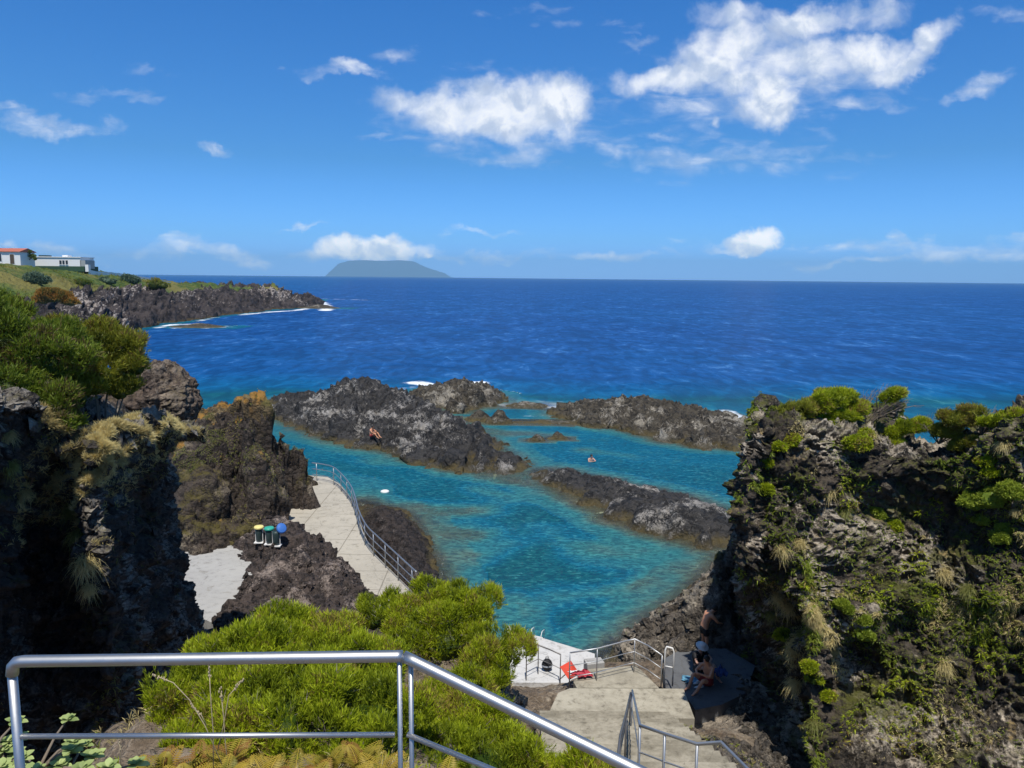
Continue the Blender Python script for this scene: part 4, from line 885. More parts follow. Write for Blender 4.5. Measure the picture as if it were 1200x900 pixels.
def ladder():
    a, b = S(622, 747, .8), S(634, 750, .8); r = empty('pool_ladder', a); tag(r, 'small white pool ladder hoops at the water edge of the white deck', 'ladder')
    for p in (a, b):
        q = p+Vector((.12, .55, 0)); pipe('ladder_rail', [p, p+Vector((0, 0, .16)), p+Vector((.04, .18, .22)), q+Vector((0, -.1, .16)), q+Vector((0, 0, -.9))], .012, M['white_paint'], r, 8)
    for k in range(3): pipe('rung', [a+Vector((.12, .55, -.2-.3*k)), b+Vector((.12, .55, -.2-.3*k))], .016, M['white_paint'], r, 8)
ladder()

# ------------------------------------------------------------------ bins
add_bvh(mound); add_bvh(big)
def bin_(px, lidmat, label, tilt, frame_h=.72):
    h_ = hit(px[0], px[1]+3, ['lava_mound', 'lava_outcrop']); g = h_[0] if h_ else S(*px, 1.62); r = empty('recycling_bin', (g.x, g.y, g.z-.06)); tag(r, label, 'bin', 'recycling bins by the rock mound'); r.scale = (.86, .86, .92)
    f = MB()
    for sx in (-1, 1): f.tube([(sx*.17, 0, 0), (sx*.17, 0, frame_h)], .017, 8)
    f.box((0, 0, .10), (.42, .34, .04)); f.tube([(-.17, 0, frame_h-.02), (.17, 0, frame_h-.02)], .014, 8)
    o = f.build('frame', M['white_paint'], r); o.matrix_parent_inverse.identity()
    s = MB(); s.tube([(0, 0, .16), (0, 0, .22), (0, 0, frame_h-.1), (0, 0, frame_h)], [.12, .15, .17, .175], 16)
    o = s.build('sack', M['bin_dark'], r, True); o.matrix_parent_inverse.identity()
    l = MB(); l.tube([(0, 0, 0), (0, 0, .05), (0, 0, .09), (0, 0, .115)], [.225, .23, .20, .08], 20)
    o = l.build('lid', lidmat, r, False); o.matrix_parent_inverse.identity(); o.location = (.0, 0, frame_h+.02) if not tilt else (.24, .02, frame_h+.12); o.rotation_euler = (0, tilt, 0) if not tilt else (.9, .5, .3)
    return r
bin_((304, 633), M['lid_yellow'], 'litter bin with a pale yellow round lid, left of three beside the lava mound', 0)
bin_((316, 635), M['lid_green'], 'litter bin with a teal green round lid in a white frame', 0)
bin_((324, 637), M['lid_blue'], 'litter bin in a white frame with its blue lid flipped open', 1)

# ------------------------------------------------------------------ beach things
def parasol(c, r, pole, tiltv, mat, name, label, white_pole=False, n=8):
    root = empty(name, c); tag(root, label, 'parasol')
    tv = Vector(tiltv).normalized(); q = Vector((0, 0, 1)).rotation_difference(tv)
    mb = MB(); V = [q @ Vector((0, 0, pole+.17*r/.5))]; rings = 3
    for k in range(1, rings+1):
        for j in range(n*2):
            a = math.pi*j/n; rr = r*k/rings*(1 if j % 2 == 0 else .93); V.append(q @ Vector((rr*math.cos(a), rr*math.sin(a), pole+.17*r/.5-(.30*r)*(k/rings)**1.6-(.0 if j % 2 == 0 else -.012))))
    m = n*2; F = [(0, 1+j, 1+(j+1) % m) for j in range(m)]+[(1+(k-1)*m+j, 1+k*m+j, 1+k*m+(j+1) % m, 1+(k-1)*m+(j+1) % m) for k in range(1, rings) for j in range(m)]
    o = mesh_np('canopy', V, F, mat, root, False); o.matrix_parent_inverse.identity()
    s = o.modifiers.new('solid', 'SOLIDIFY'); s.thickness = .008
    p = MB(); p.tube([(0, 0, 0), tuple(q @ Vector((0, 0, pole+.12*r/.5)))], .016, 8); o = p.build('pole', M['white_paint'] if white_pole else M['galv'], root, True); o.matrix_parent_inverse.identity()
    rb = MB()
    for j in range(n):
        a = 2*math.pi*j/n; rb.tube([tuple(q @ Vector((0, 0, pole-.05))), tuple(q @ Vector((r*.62*math.cos(a), r*.62*math.sin(a), pole+.02)))], .005, 5)
    o = rb.build('ribs', M['galv'], root); o.matrix_parent_inverse.identity()
    return root
g = S(655, 797, 1.1)
parasol(g+Vector((0, 0, 0)), .33, .70, (.55, -.75, 1), M['red_cloth'], 'parasol', 'small tilted red parasol on the rocks beside the white deck', n=2)
def bag():
    c = S(641, 786, .8); r = empty('round_bag', c); tag(r, 'round black bag with a grey band standing left of the red parasol', 'bag')
    b = MB(); b.ellipsoid((0, 0, .2), (.17, .14, .2), 16, 10); o = b.build('bag_body', M['black_cloth'], r, True); o.matrix_parent_inverse.identity()
    b = MB(); b.tube([(0, 0, .17), (0, 0, .22)], [.174, .174], 18, False); o = b.build('band', plain('grey band', (.35, .38, .42), .6), r, True); o.matrix_parent_inverse.identity(); o.scale = (1, .83, 1)
    b = MB(); b.tube([(-.06, 0, .38), (-.04, 0, .46), (.04, 0, .46), (.06, 0, .38)], .01, 6); o = b.build('handle', M['black_cloth'], r, True); o.matrix_parent_inverse.identity()
bag()
def cloth(px, z, size, mat, name, label, cat='towel', seed=1, rz=0, amp=.05):
    c = S(*px, z); nu, nv = 26, 18; X, Y = np.meshgrid(np.linspace(-.5, .5, nu)*size[0], np.linspace(-.5, .5, nv)*size[1])
    p = np.stack([X.ravel(), Y.ravel(), 0*X.ravel()], 1); h = np.abs(fbm(p, 4.5, 3, seed))*amp*2.2+.012
    p[:, 2] = h; p[:, :2] *= (1-.35*h/amp)[:, None]; ca, sa = math.cos(rz), math.sin(rz); p[:, :2] = p[:, :2] @ np.array([[ca, sa], [-sa, ca]])
    o = mesh_np(name, p, grid_faces(nu, nv), mat); o.location = c; s = o.modifiers.new('solid', 'SOLIDIFY'); s.thickness = .012
    return tag(o, label, cat)
cloth((682, 791), 1.80, (.62, .42), M['pink_cloth'], 'beach_towel', 'crumpled crimson towel on the rock edge right of the red parasol', seed=3, rz=.3, amp=.09)
cloth((672, 789), 1.78, (.34, .26), M['white_cloth'], 'beach_towel', 'small white cloth beside the crumpled crimson towel', seed=8, rz=.3, amp=.05)
cloth((812, 797), 1.64, (.8, .5), M['teal_cloth'], 'beach_towel', 'blue striped towel spread on the shaded cove floor', seed=4, rz=-.2, amp=.03)
def sandals():
    for i, (px, rz, lab) in enumerate((((817, 801), .5, 'white shoe lying by the blue striped towel, farther one of the pair'), ((819, 806), .2, 'white shoe lying by the blue striped towel, nearer one of the pair'))):
        c = S(*px, 1.63); r = empty('shoe', c, rz); tag(r, lab, 'shoe', 'white shoes on the cove floor')
        b = MB(); b.ellipsoid((0, 0, .022), (.15, .055, .022), 14, 6); o = b.build('sole', M['white_cloth'], r, True); o.matrix_parent_inverse.identity()
        b = MB(); b.ellipsoid((.05, 0, .045), (.09, .05, .045), 12, 6); o = b.build('upper', M['white_cloth'], r, True); o.matrix_parent_inverse.identity()
sandals()

# ------------------------------------------------------------------ people
def skin_mesh(name, joints, edges, mat, parent, sub=2):
    me = bpy.data.meshes.new(name+'_tmp'); keys = list(joints)
    me.from_pydata([joints[k][0] for k in keys], [(keys.index(a), keys.index(b)) for a, b in edges], [])
    o = bpy.data.objects.new(name+'_tmp', me); COL.objects.link(o)
    o.modifiers.new('s', 'SKIN').use_smooth_shade = True
    sb = o.modifiers.new('u', 'SUBSURF'); sb.levels = sub; sb.render_levels = sub
    for i, k in enumerate(keys):
        rr = joints[k][1]; sv = me.skin_vertices[0].data[i]; sv.radius = (rr, rr) if not isinstance(rr, tuple) else rr; sv.use_root = (i == 0)
    dg = bpy.context.evaluated_depsgraph_get(); dg.update(); m2 = bpy.data.meshes.new_from_object(o.evaluated_get(dg)); m2.name = name
    bpy.data.objects.remove(o); m2.materials.clear(); m2.materials.append(mat)
    for p in m2.polygons: p.use_smooth = True
    o2 = bpy.data.objects.new(name, m2); COL.objects.link(o2)
    if parent: o2.parent = parent
    return o2
def person(loc, rz, pose, label, skin='skin', shorts=None, top=None, hat=None, hair='hair', scale=1.0):
    """pose: joint positions in metres, facing -Y"""
    r = empty('person', loc, rz); r.scale = (scale,)*3; tag(r, label, 'person')
    J = {'pelvis': (pose['pelvis'], (.15, .115)), 'waist': (pose['waist'], (.135, .10)), 'chest': (pose['chest'], (.155, .11)), 'neck': (pose['neck'], .055)}
    hd = Vector(pose['head']); nk = Vector(pose['neck']); ax = (hd-nk).normalized(); fw = Vector(pose.get('face', (0, -1, 0))).normalized()
    J['jaw'] = (tuple(hd-ax*.06+fw*.01), (.062, .07)); J['brow'] = (tuple(hd+ax*.03), (.078, .09)); J['crown'] = (tuple(hd+ax*.095), (.055, .062))
    J['nose'] = (tuple(hd-ax*.005+fw*.098), .012)
    E = [('pelvis', 'waist'), ('waist', 'chest'), ('chest', 'neck'), ('neck', 'jaw'), ('jaw', 'brow'), ('brow', 'crown'), ('brow', 'nose')]
    for s in 'LR':
        for nm, rad in (('sho', .058), ('elb', .04), ('wri', .026), ('hip', .088), ('knee', .058), ('ank', .038)): J[nm+s] = (pose[nm+s], rad)
        E += [('chest', 'sho'+s), ('sho'+s, 'elb'+s), ('elb'+s, 'wri'+s), ('pelvis', 'hip'+s), ('hip'+s, 'knee'+s), ('knee'+s, 'ank'+s)]
        w = Vector(pose['wri'+s]); d = (w-Vector(pose['elb'+s])).normalized(); side = d.cross(Vector((0, 0, 1))); side = side.normalized() if side.length > .1 else Vector((1, 0, 0))
        palm = w+d*.07; J['palm'+s] = (tuple(palm), .028); E.append(('wri'+s, 'palm'+s))
        for k, (off, ln) in enumerate(((-.03, .065), (-.01, .078), (.012, .074), (.032, .055))):
            a = palm+side*off+d*.03; b = a+d*ln*.6+side*off*.2; J[f'f{k}{s}'] = (tuple(b), .009); E.append(('palm'+s, f'f{k}{s}'))
        th = w+d*.045+side*(-.055); J['th'+s] = (tuple(th), .011); E.append(('palm'+s, 'th'+s))
        an = Vector(pose['ank'+s]); fd = Vector(pose.get('foot'+s, (0, -1, 0))).normalized()
        J['heel'+s] = (tuple(an+Vector((0, 0, -.05))-fd*.03), .034); J['ball'+s] = (tuple(an+fd*.13+Vector((0, 0, -.062))), (.036, .022)); J['toe'+s] = (tuple(an+fd*.19+Vector((0, 0, -.068))), (.03, .014)); E += [('ank'+s, 'heel'+s), ('ank'+s, 'ball'+s), ('ball'+s, 'toe'+s)]
    skin_mesh('body', J, E, M[skin], r)
    if shorts:
        K = {'pelvis': (pose['pelvis'], (.17, .135)), 'waist': (tuple(Vector(pose['pelvis']).lerp(Vector(pose['waist']), .6)), (.155, .125))}; E2 = [('pelvis', 'waist')]
        for s in 'LR':
            K['hip'+s] = (pose['hip'+s], .112); K['th'+s] = (tuple(Vector(pose['hip'+s]).lerp(Vector(pose['knee'+s]), .62)), .088); E2 += [('pelvis', 'hip'+s), ('hip'+s, 'th'+s)]
        skin_mesh('shorts', K, E2, M[shorts], r)
    if top:
        K = {'chest': (pose['chest'], (.18, .135)), 'waist': (pose['waist'], (.16, .125)), 'pel': (tuple(Vector(pose['pelvis']).lerp(Vector(pose['waist']), .3)), (.165, .13)), 'nk': (tuple(Vector(pose['chest']).lerp(nk, .6)), (.09, .08))}; E2 = [('chest', 'waist'), ('waist', 'pel'), ('chest', 'nk')]
        for s in 'LR':
            K['sho'+s] = (pose['sho'+s], .075); K['el'+s] = (tuple(Vector(pose['sho'+s]).lerp(Vector(pose['elb'+s]), .6)), .062); E2 += [('chest', 'sho'+s), ('sho'+s, 'el'+s)]
        skin_mesh('shirt', K, E2, M[top], r)
    rot = ax.to_track_quat('Z', 'Y').to_euler()
    h = MB(); h.ellipsoid(hd+ax*.035-fw*.018, (.089, .097, .10), 14, 9, rot); o = h.build('hair', M[hair], r, True); o.matrix_parent_inverse.identity()
    for sx in (-1, 1):
        e = MB(); sd = ax.cross(fw).normalized(); e.ellipsoid(hd+fw*.088+sd*sx*.032+ax*.012, (.01, .01, .01), 6, 5); o = e.build('eye', M['black_cloth'], r, True); o.matrix_parent_inverse.identity()
    if hat:
        h = MB(); h.tube([tuple(hd+ax*.05), tuple(hd+ax*.06), tuple(hd+ax*.065), tuple(hd+ax*.13), tuple(hd+ax*.16)], [.19, .185, .108, .10, .05], 20); o = h.build('hat', M[hat], r, True); o.matrix_parent_inverse.identity()
    return r
SEAT = dict(pelvis=(0, .0, .14), waist=(0, .03, .32), chest=(0, -.02, .52), neck=(0, -.07, .68), head=(0, -.12, .80),
            shoL=(-.18, -.03, .60), elbL=(-.26, -.24, .42), wriL=(-.08, -.40, .46), shoR=(.18, -.03, .60), elbR=(.27, -.26, .44), wriR=(.06, -.42, .48),
            hipL=(-.10, -.05, .13), kneeL=(-.19, -.42, .38), ankL=(-.14, -.62, .08), hipR=(.10, -.05, .13), kneeR=(.20, -.44, .36), ankR=(.16, -.64, .08))
BENT = dict(pelvis=(0, .0, .93), waist=(0, -.05, 1.08), chest=(0, -.16, 1.26), neck=(0, -.27, 1.38), head=(0, -.36, 1.46), face=(0, -1, -.5),
            shoL=(-.18, -.18, 1.33), elbL=(-.25, -.34, 1.12), wriL=(-.12, -.52, 1.02), shoR=(.18, -.18, 1.33), elbR=(.30, -.28, 1.10), wriR=(.26, -.50, 1.0),
            hipL=(-.10, 0, .90), kneeL=(-.12, -.06, .48), ankL=(-.12, .02, .075), hipR=(.10, 0, .90), kneeR=(.13, -.10, .48), ankR=(.14, -.02, .075))
SWIM = dict(SEAT)
CHAIRH = dict(SEAT); 
SITHI = {k: (v[0], v[1], v[2]+(.0)) for k, v in SEAT.items() if k != 'face'}
c = S(830, 803, 1.62); person((c.x, c.y, 1.62), -1.0, SEAT, 'person sitting in the shade in red swim shorts, bare tanned back bent over the knees', shorts='red_short')
c = S(822, 792, 1.62); person((c.x-.05, c.y+.25, 1.62), .5, SEAT, 'person in a wide white sun hat sitting behind the one in red shorts', skin='skin_pale', shorts='black_cloth', top='black_cloth', hat='white_cloth')
c = S(829, 790, 1.62); person((c.x+.15, c.y+1.2, 1.60), 1.9, BENT, 'bare shouldered person standing bent forward at the back of the shaded cove', shorts='black_cloth', scale=.98)
cloth((843, 789), 1.95, (.42, .5), M['blue_cloth'], 'beach_bag', 'dark blue bag slumped in the shade behind the seated people', 'bag', seed=9, rz=.3, amp=.16)
# person resting on the large islet; swimmer and float
add_bvh(islet_a); h = hit(435, 512, ['lava_islet'])
pl = h[0] if h else S(435, 512, .6)
person((pl.x, pl.y, pl.z-.02), 1.2, SEAT, 'tanned person sitting on the near side of the largest black islet', shorts='red_short')
c = S(692, 540, 0); sw = dict(SEAT); person((c.x, c.y, -.42), .4, sw, 'swimmer with head and shoulders above the water in the far part of the pool', skin='skin_pale', shorts='black_cloth')
def floaty():
    c = S(451, 577, 0); r = empty('swim_float', c); tag(r, 'small white float on the water near the walkway railing', 'float')
    b = MB(); n, m = 20, 8
    V = [((.19+.075*math.cos(2*math.pi*j/m))*math.cos(2*math.pi*i/n), (.19+.075*math.cos(2*math.pi*j/m))*math.sin(2*math.pi*i/n), .05+.075*math.sin(2*math.pi*j/m)) for i in range(n) for j in range(m)]
    b.add(V, [(i*m+j, ((i+1) % n)*m+j, ((i+1) % n)*m+(j+1) % m, i*m+(j+1) % m) for i in range(n) for j in range(m)])
    o = b.build('ring', M['float'], r, True); o.matrix_parent_inverse.identity()
    b = MB(); b.ellipsoid((0, 0, .03), (.17, .17, .04), 16, 6); o = b.build('float_floor', M['float'], r, True); o.matrix_parent_inverse.identity()
floaty()
def deckpost():
    c = S(240, 492, 1.6); b = MB(); b.tube([(0, 0, 0), (0, 0, .75), (0, 0, .8)], [.10, .09, .05], 8); b.tube([(0, 0, .55), (.22, 0, .5)], .03, 6)
    o = b.build('mooring_post', M['bark']); o.location = c; tag(o, 'short brown post on the white deck behind the tall lava outcrop', 'post')
deckpost()

# ------------------------------------------------------------------ houses on the headland
def hz(u, v, D): return P(u, v, D)
def house_a():
    D = 212; a, b = P(-48, 312, D), P(24.5, 312, D); z0 = a.z-.6; top = P(10, 294.5, D).z; r = empty('white_house', ((a.x+b.x)/2, D, z0)); tag(r, 'white house with a red tiled roof at the left edge of the headland', 'house')
    w = MB(); w.box(((a.x+b.x)/2, D+3.2, (z0+top)/2), (b.x-a.x, 6.4, top-z0)); w.build('wall', M['white_paint'], r)
    f = MB(); x0, x1 = a.x-.35, b.x+.3; y0, y1 = D-.4, D+6.9; rz = top+.95
    f.add([(x0, y0, top), (x1, y0, top), (x1, y1, top), (x0, y1, top), (x0, D+3.2, rz), (x1, D+3.2, rz), (x0, y0, top-.16), (x1, y0, top-.16), (x1, y1, top-.16), (x0, y1, top-.16)],
          [(0, 1, 5, 4), (2, 3, 4, 5), (1, 2, 5), (3, 0, 4), (6, 9, 8, 7), (0, 6, 7, 1), (1, 7, 8, 2), (2, 8, 9, 3), (3, 9, 6, 0)]); f.build('roof', M['roof'], r)
    for u0, u1, v0, v1, nm in ((12.5, 16.5, 298, 309, 'door'), (-1, 1.6, 297, 306, 'window'), (-22, -16, 299, 304, 'window')):
        p, q = P(u0, v1, D), P(u1, v0, D); d = MB(); d.box(((p.x+q.x)/2, D-.02, (p.z+q.z)/2), (q.x-p.x, .12, q.z-p.z)); o = d.build(nm, M['glass'] if nm == 'window' else M['bark'], r)
        d = MB(); cx, cz, wx, hz_ = (p.x+q.x)/2, (p.z+q.z)/2, q.x-p.x, q.z-p.z
        for sx in (-1, 1): d.box((cx+sx*(wx/2+.06), D-.06, cz), (.1, .16, hz_+.2))
        d.box((cx, D-.06, cz+hz_/2+.06), (wx, .16, .1)); d.build('frame', M['white_paint'], o)
    c = MB(); c.box((a.x+6, D+3, rz+.15), (.6, .6, .9)); c.build('chimney', M['white_paint'], r)
house_a()
def house_b():
    D = 224; a, b = P(33, 313, D), P(95, 315, D); z0 = min(a.z, b.z)-.4; top = P(60, 301.5, D).z; r = empty('long_villa', ((a.x+b.x)/2, D, z0)); tag(r, 'long low white flat-roofed building on a dark green base', 'building')
    w = MB(); w.box(((a.x+b.x)/2, D+3.5, (z0+top)/2+.5), (b.x-a.x, 7, top-z0-1.0)); w.build('wall', M['white_paint'], r)
    w = MB(); w.box(((a.x+b.x)/2+.4, D+3.3, z0+.35), (b.x-a.x+1.6, 7.6, 1.5)); w.build('base', M['green_base'], r)
    w = MB(); w.box(((a.x+b.x)/2, D+3.5, top+.08), (b.x-a.x+.5, 7.5, .22)); w.build('roof_slab', M['white_paint'], r)
    q = P(48, 300.2, D); w = MB(); w.box((q.x, D+2, top+.42), (2.6, 2, .4)); w.build('roof_unit', M['bin_dark'], r)
    q = P(69, 299, D); w = MB(); w.box((q.x, D+4, top+.45), (1.6, 2, .55)); w.build('roof_hut', M['white_paint'], r)
    for u in (71, 74.5, 78.3):
        p = P(u, 307.5, D); o = MB(); o.box((p.x, D-.02, p.z), (.62, .12, 1.15)); fr = o.build('window', M['glass'], r)
        o = MB(); o.box((p.x, D-.07, p.z-.66), (.8, .22, .1)); o.build('sill', M['white_paint'], fr)
    p = P(97, 309, D); w = MB(); w.box((p.x, D+2.5, p.z-.2), (1.5, 5, 2.4)); w.build('annex', plain('grey render', (.32, .34, .33), .8, var=.15), r)
house_b()
def garden_wall():
    pts = [(102, 311, 222), (104, 317, 222), (112, 319, 226), (130, 320, 236), (150, 322.5, 248), (175, 326.5, 262), (200, 331.5, 280)]
    mb = MB(); W_ = [P(u, v, D) for u, v, D in pts[1:]]
    for a, b in zip(W_[:-1], W_[1:]):
        m = (a+b)/2; d = b-a; L = math.hypot(d.x, d.y); ang = math.atan2(d.y, d.x); mb.box((m.x, m.y, m.z-.6), (L+.02, .25, 1.7), rot=Euler((0, -math.atan2(d.z, L), ang)))
    p = P(103, 313, 222); mb.box((p.x, p.y, p.z-.3), (.9, 1.2, 2.0))
    o = mb.build('garden_wall', M['white_paint']); recentre(o); tag(o, 'thin white boundary wall running down the grassy headland to the sea', 'wall')
garden_wall()

# ------------------------------------------------------------------ plants
def nrm(a): return a/(np.linalg.norm(a, axis=-1, keepdims=True)+1e-9)
def needles(p, d, n, axis_len, length, width, spread, var, droop=0.0, seed=0):
    """n narrow leaves round an axis of each tuft -> V, F, var, tip"""
    g = np.random.default_rng(seed); m = len(p); p = np.repeat(p, n, 0); d0 = np.repeat(d, n, 0); al = np.repeat(axis_len, n) if np.ndim(axis_len) else np.full(m*n, axis_len); ll = np.repeat(length, n) if np.ndim(length) else np.full(m*n, length); v = np.repeat(var, n)
    t = g.random(m*n); dd = nrm(d0+spread*g.normal(size=(m*n, 3))); b = p+d0*(al*t)[:, None]
    side = nrm(np.cross(dd, g.normal(size=(m*n, 3)))); L = ll*(.6+.6*g.random(m*n)); w = width*(.7+.6*g.random(m*n))
    e = b+dd*L[:, None]; e[:, 2] -= droop*L
    mid = b+dd*(L*.45)[:, None]
    V = np.stack([b-side*(w*.25)[:, None], mid-side*(w*.5)[:, None], e, mid+side*(w*.5)[:, None]], 1).reshape(-1, 3)
    F = np.arange(m*n*4).reshape(-1, 4)
    vv = np.repeat(np.clip(v+.12*g.normal(size=m*n), 0, 1), 4); tip = np.stack([t*.6, t*.6+.2, t*.6+.4, t*.6+.2], 1).ravel()
    return V, F, vv, tip
def join(parts):
    V = []; F = []; a = []; b = []; o = 0
    for v, f, x, y in parts: V.append(v); F.append(f+o); a.append(x); b.append(y); o += len(v)
    return np.concatenate(V), np.concatenate(F), np.concatenate(a), np.concatenate(b)
def ell(c, r, n=12, m=8):
    mb = MB(); mb.ellipsoid(c, r, n, m); return np.array([tuple(p) for p in mb.V]), np.array(mb.F)
def bush(name, lobes, count, mat, label, cat='bush', group=None, L=.10, axis=.14, w=.010, nn=14, spread=.45, lean=(0, 0, .7), clump=3.0, seed=1, stem=True, ground=None, gap=.0, base_z=None, core=.78, sub=0):
    """lobes: (centre, (rx, ry, rz))"""
    g = np.random.default_rng(seed)
    big_lobes = list(lobes)
    if sub:
        lobes = [(c, tuple(x*.76 for x in r)) for c, r in lobes]
        for c, r in big_lobes:
            for _ in range(sub):
                u = nrm(g.normal(size=3)); u[2] = abs(u[2])*.8+.1; f = .27+.2*g.random()
                lobes.append((Vector(tuple(np.array(c)+u*np.array(r)*.88)), tuple(x*f for x in r)))
    C = np.array([tuple(c) for c, r in lobes]); Rr = np.array([r for c, r in lobes])
    wgt = (Rr[:, 0]*Rr[:, 2]+Rr[:, 0]*Rr[:, 1]); wgt = wgt/wgt.sum(); k = g.choice(len(lobes), size=count*2, p=wgt)
    u = nrm(g.normal(size=(len(k), 3))); u[:, 2] = np.where(u[:, 2] < -.35, -u[:, 2], u[:, 2])
    pr = C[k]+u*Rr[k]; cl = fbm(pr, clump, 3, seed)
    s = .90+.42*cl+.07*g.normal(size=len(k)); p = C[k]+u*Rr[k]*s[:, None]
    q = ((p[:, None]-C[None])/Rr[None]); inside = ((q**2).sum(2) < .72).any(1); keep = ~inside & (cl > -.42+gap)
    p = p[keep][:count]; n = nrm((u/Rr[k])[keep][:count]); cl = cl[keep][:count]
    d = nrm(n*.75+np.array(lean)+.25*g.normal(size=p.shape))
    lt = .16*g.normal(size=len(lobes)); kk = k[keep][:count]; var = np.clip(.50+1.3*cl+lt[kk]+.15*g.normal(size=len(p)), 0, .97)  # hollows between clumps get darker leaves, shade painted as colour
    lr = (.75+.45*g.random(len(p))**1.5); V, F, vv, tip = needles(p-d*axis*.5, d, nn, axis*lr, L*lr, w, spread, var, seed=seed)
    root = empty(name, (C[:, 0].mean(), C[:, 1].mean(), base_z if base_z is not None else (C[:, 2]-Rr[:, 2]).min())); tag(root, label, cat, group)
    parts = [(V, F, vv, tip)]
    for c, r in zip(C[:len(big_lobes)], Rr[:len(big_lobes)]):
        ev, ef = ell(c, r*core, 14, 9); ev = ev+nrm(ev-c)*(.18*r.mean()*fbm(ev, 2.2/r.mean(), 2, seed+3))[:, None]; parts.append((ev, ef, np.full(len(ev), .0), np.zeros(len(ev))))  # core takes the darkest leaf tone, inner shade put into the colour
    V, F, vv, tip = join(parts)
    mesh_np('foliage', V, F, mat, root, False, attrs={'var': vv, 'tip': tip})
    if count > 9000:
        i2 = g.choice(len(p), size=260, replace=False); V, F, vv, tip = needles(p[i2]-d[i2]*.06, nrm(d[i2]+.5*g.normal(size=(260, 3))), 5, .05, .17, .007, .5, g.random(260), seed=seed+9)
        mesh_np('dead_twigs', V, F, M['grey_twig'], root, False, attrs={'var': vv, 'tip': tip})
    if stem:
        mb = MB(); b = Vector(root.location)-Vector((0, 0, .15))
        for c, r in zip(C[:7], Rr[:7]):
            e = Vector(c); m = b.lerp(e, .5)+Vector((g.normal()*.06, g.normal()*.06, .04)); q = float(r.mean()); mb.tube([b, m, e], [.05*q+.014, .04*q+.008, .02*q+.004], 6)
        mb.build('stems', M['wood'], root, True)
    return root
def lob(L): return [(P(u, v, D), (r[0], r[1], r[2]) if isinstance(r, tuple) else (r, r, r*.85)) for u, v, D, r in L]

HG = 'heath bushes on the spur below the handrail'
bush('heath_bush', lob([(375, 790, 7.4, .55), (436, 806, 7.4, .44), (300, 800, 7.0, .5), (238, 820, 6.6, .42), (345, 858, 6.2, .55), (425, 865, 6.2, .52), (268, 880, 5.9, .4), (212, 862, 6.3, .27), (385, 758, 8.1, .34), (330, 752, 7.9, .35), (270, 775, 7.4, .33)]),
     26000, M['heath'], 'big bright lime green heath bush behind the level part of the handrail', 'bush', HG, L=.06, axis=.11, w=.008, nn=13, seed=11, sub=10, lean=(0, 0, 1.1), spread=.36, base_z=8.3, clump=2.6)
bush('heath_bush', lob([(458, 722, 12.5, .48), (500, 716, 12.8, .5), (545, 722, 12.2, .55), (520, 752, 11.6, .58), (578, 770, 11, .50), (545, 812, 10.2, .42), (478, 752, 11.8, .38), (585, 790, 10.6, .3), (436, 728, 12.6, .26)]),
     16000, M['heath'], 'yellow green rounded heath bush on the far knoll overlooking the pool', 'bush', HG, L=.08, axis=.12, w=.010, nn=11, seed=12, sub=10, lean=(0, 0, 1.1), spread=.36, base_z=6.6, clump=2.4)
bush('heath_bush', lob([(520, 855, 8.0, .45), (572, 866, 7.8, .42), (612, 890, 7.5, .28), (498, 905, 6.6, .5), (565, 915, 6.5, .5), (650, 925, 7.0, .26), (455, 900, 6.4, .42), (540, 838, 8.6, .3), (690, 925, 6.6, .3)]),
     15000, M['heath'], 'lime green heath bush under the sloping part of the handrail', 'bush', HG, L=.07, axis=.12, w=.008, nn=13, seed=13, sub=10, lean=(0, 0, 1.1), spread=.36, base_z=7.4, clump=2.6)
LG = 'dark heath bushes on top of the left cliff'
bush('heath_bush', lob([(5, 418, 12.6, .82), (-70, 415, 12, 1.05), (15, 460, 12.0, .65), (60, 430, 12.6, .6), (55, 480, 12.0, .42), (0, 374, 13.2, .46), (-60, 368, 13, .6), (70, 500, 12.0, .3), (35, 515, 11.8, .28), (58, 402, 13.0, .45)]),
     17000, M['heath_dark'], 'large dark green heath bush at the left edge on the cliff top', 'bush', LG, L=.09, axis=.16, w=.014, nn=9, seed=14, sub=6, spread=.35, lean=(.1, 0, .9), clump=1.8, base_z=9.4)
bush('heath_bush', lob([(102, 412, 14, .56), (134, 408, 14.3, .46), (155, 430, 14.2, .34), (110, 445, 13.8, .55), (85, 465, 13.2, .42), (140, 458, 14.0, .3), (74, 404, 14, .44), (118, 392, 14.3, .26)]),
     11000, M['heath_olive'], 'rounded olive green heath bush in front of the headland on the left cliff', 'bush', LG, L=.09, axis=.17, w=.015, nn=9, seed=15, sub=6, spread=.35, lean=(.1, 0, .9), clump=2.0, base_z=9.6)

add_bvh(cliff_r); add_bvh(cliff_l); BVH_R = BVH['cliff.001'] if 'cliff.001' in BVH else None
add_bvh(spur); add_bvh(shore); add_bvh(big); add_bvh(mound)
def at(u, v, fallback_D=18):
    h = hit(u, v); return (h[0], h[1], h[2]) if h else (P(u, v, fallback_D), Vector((0, -.5, .8)), fallback_D)

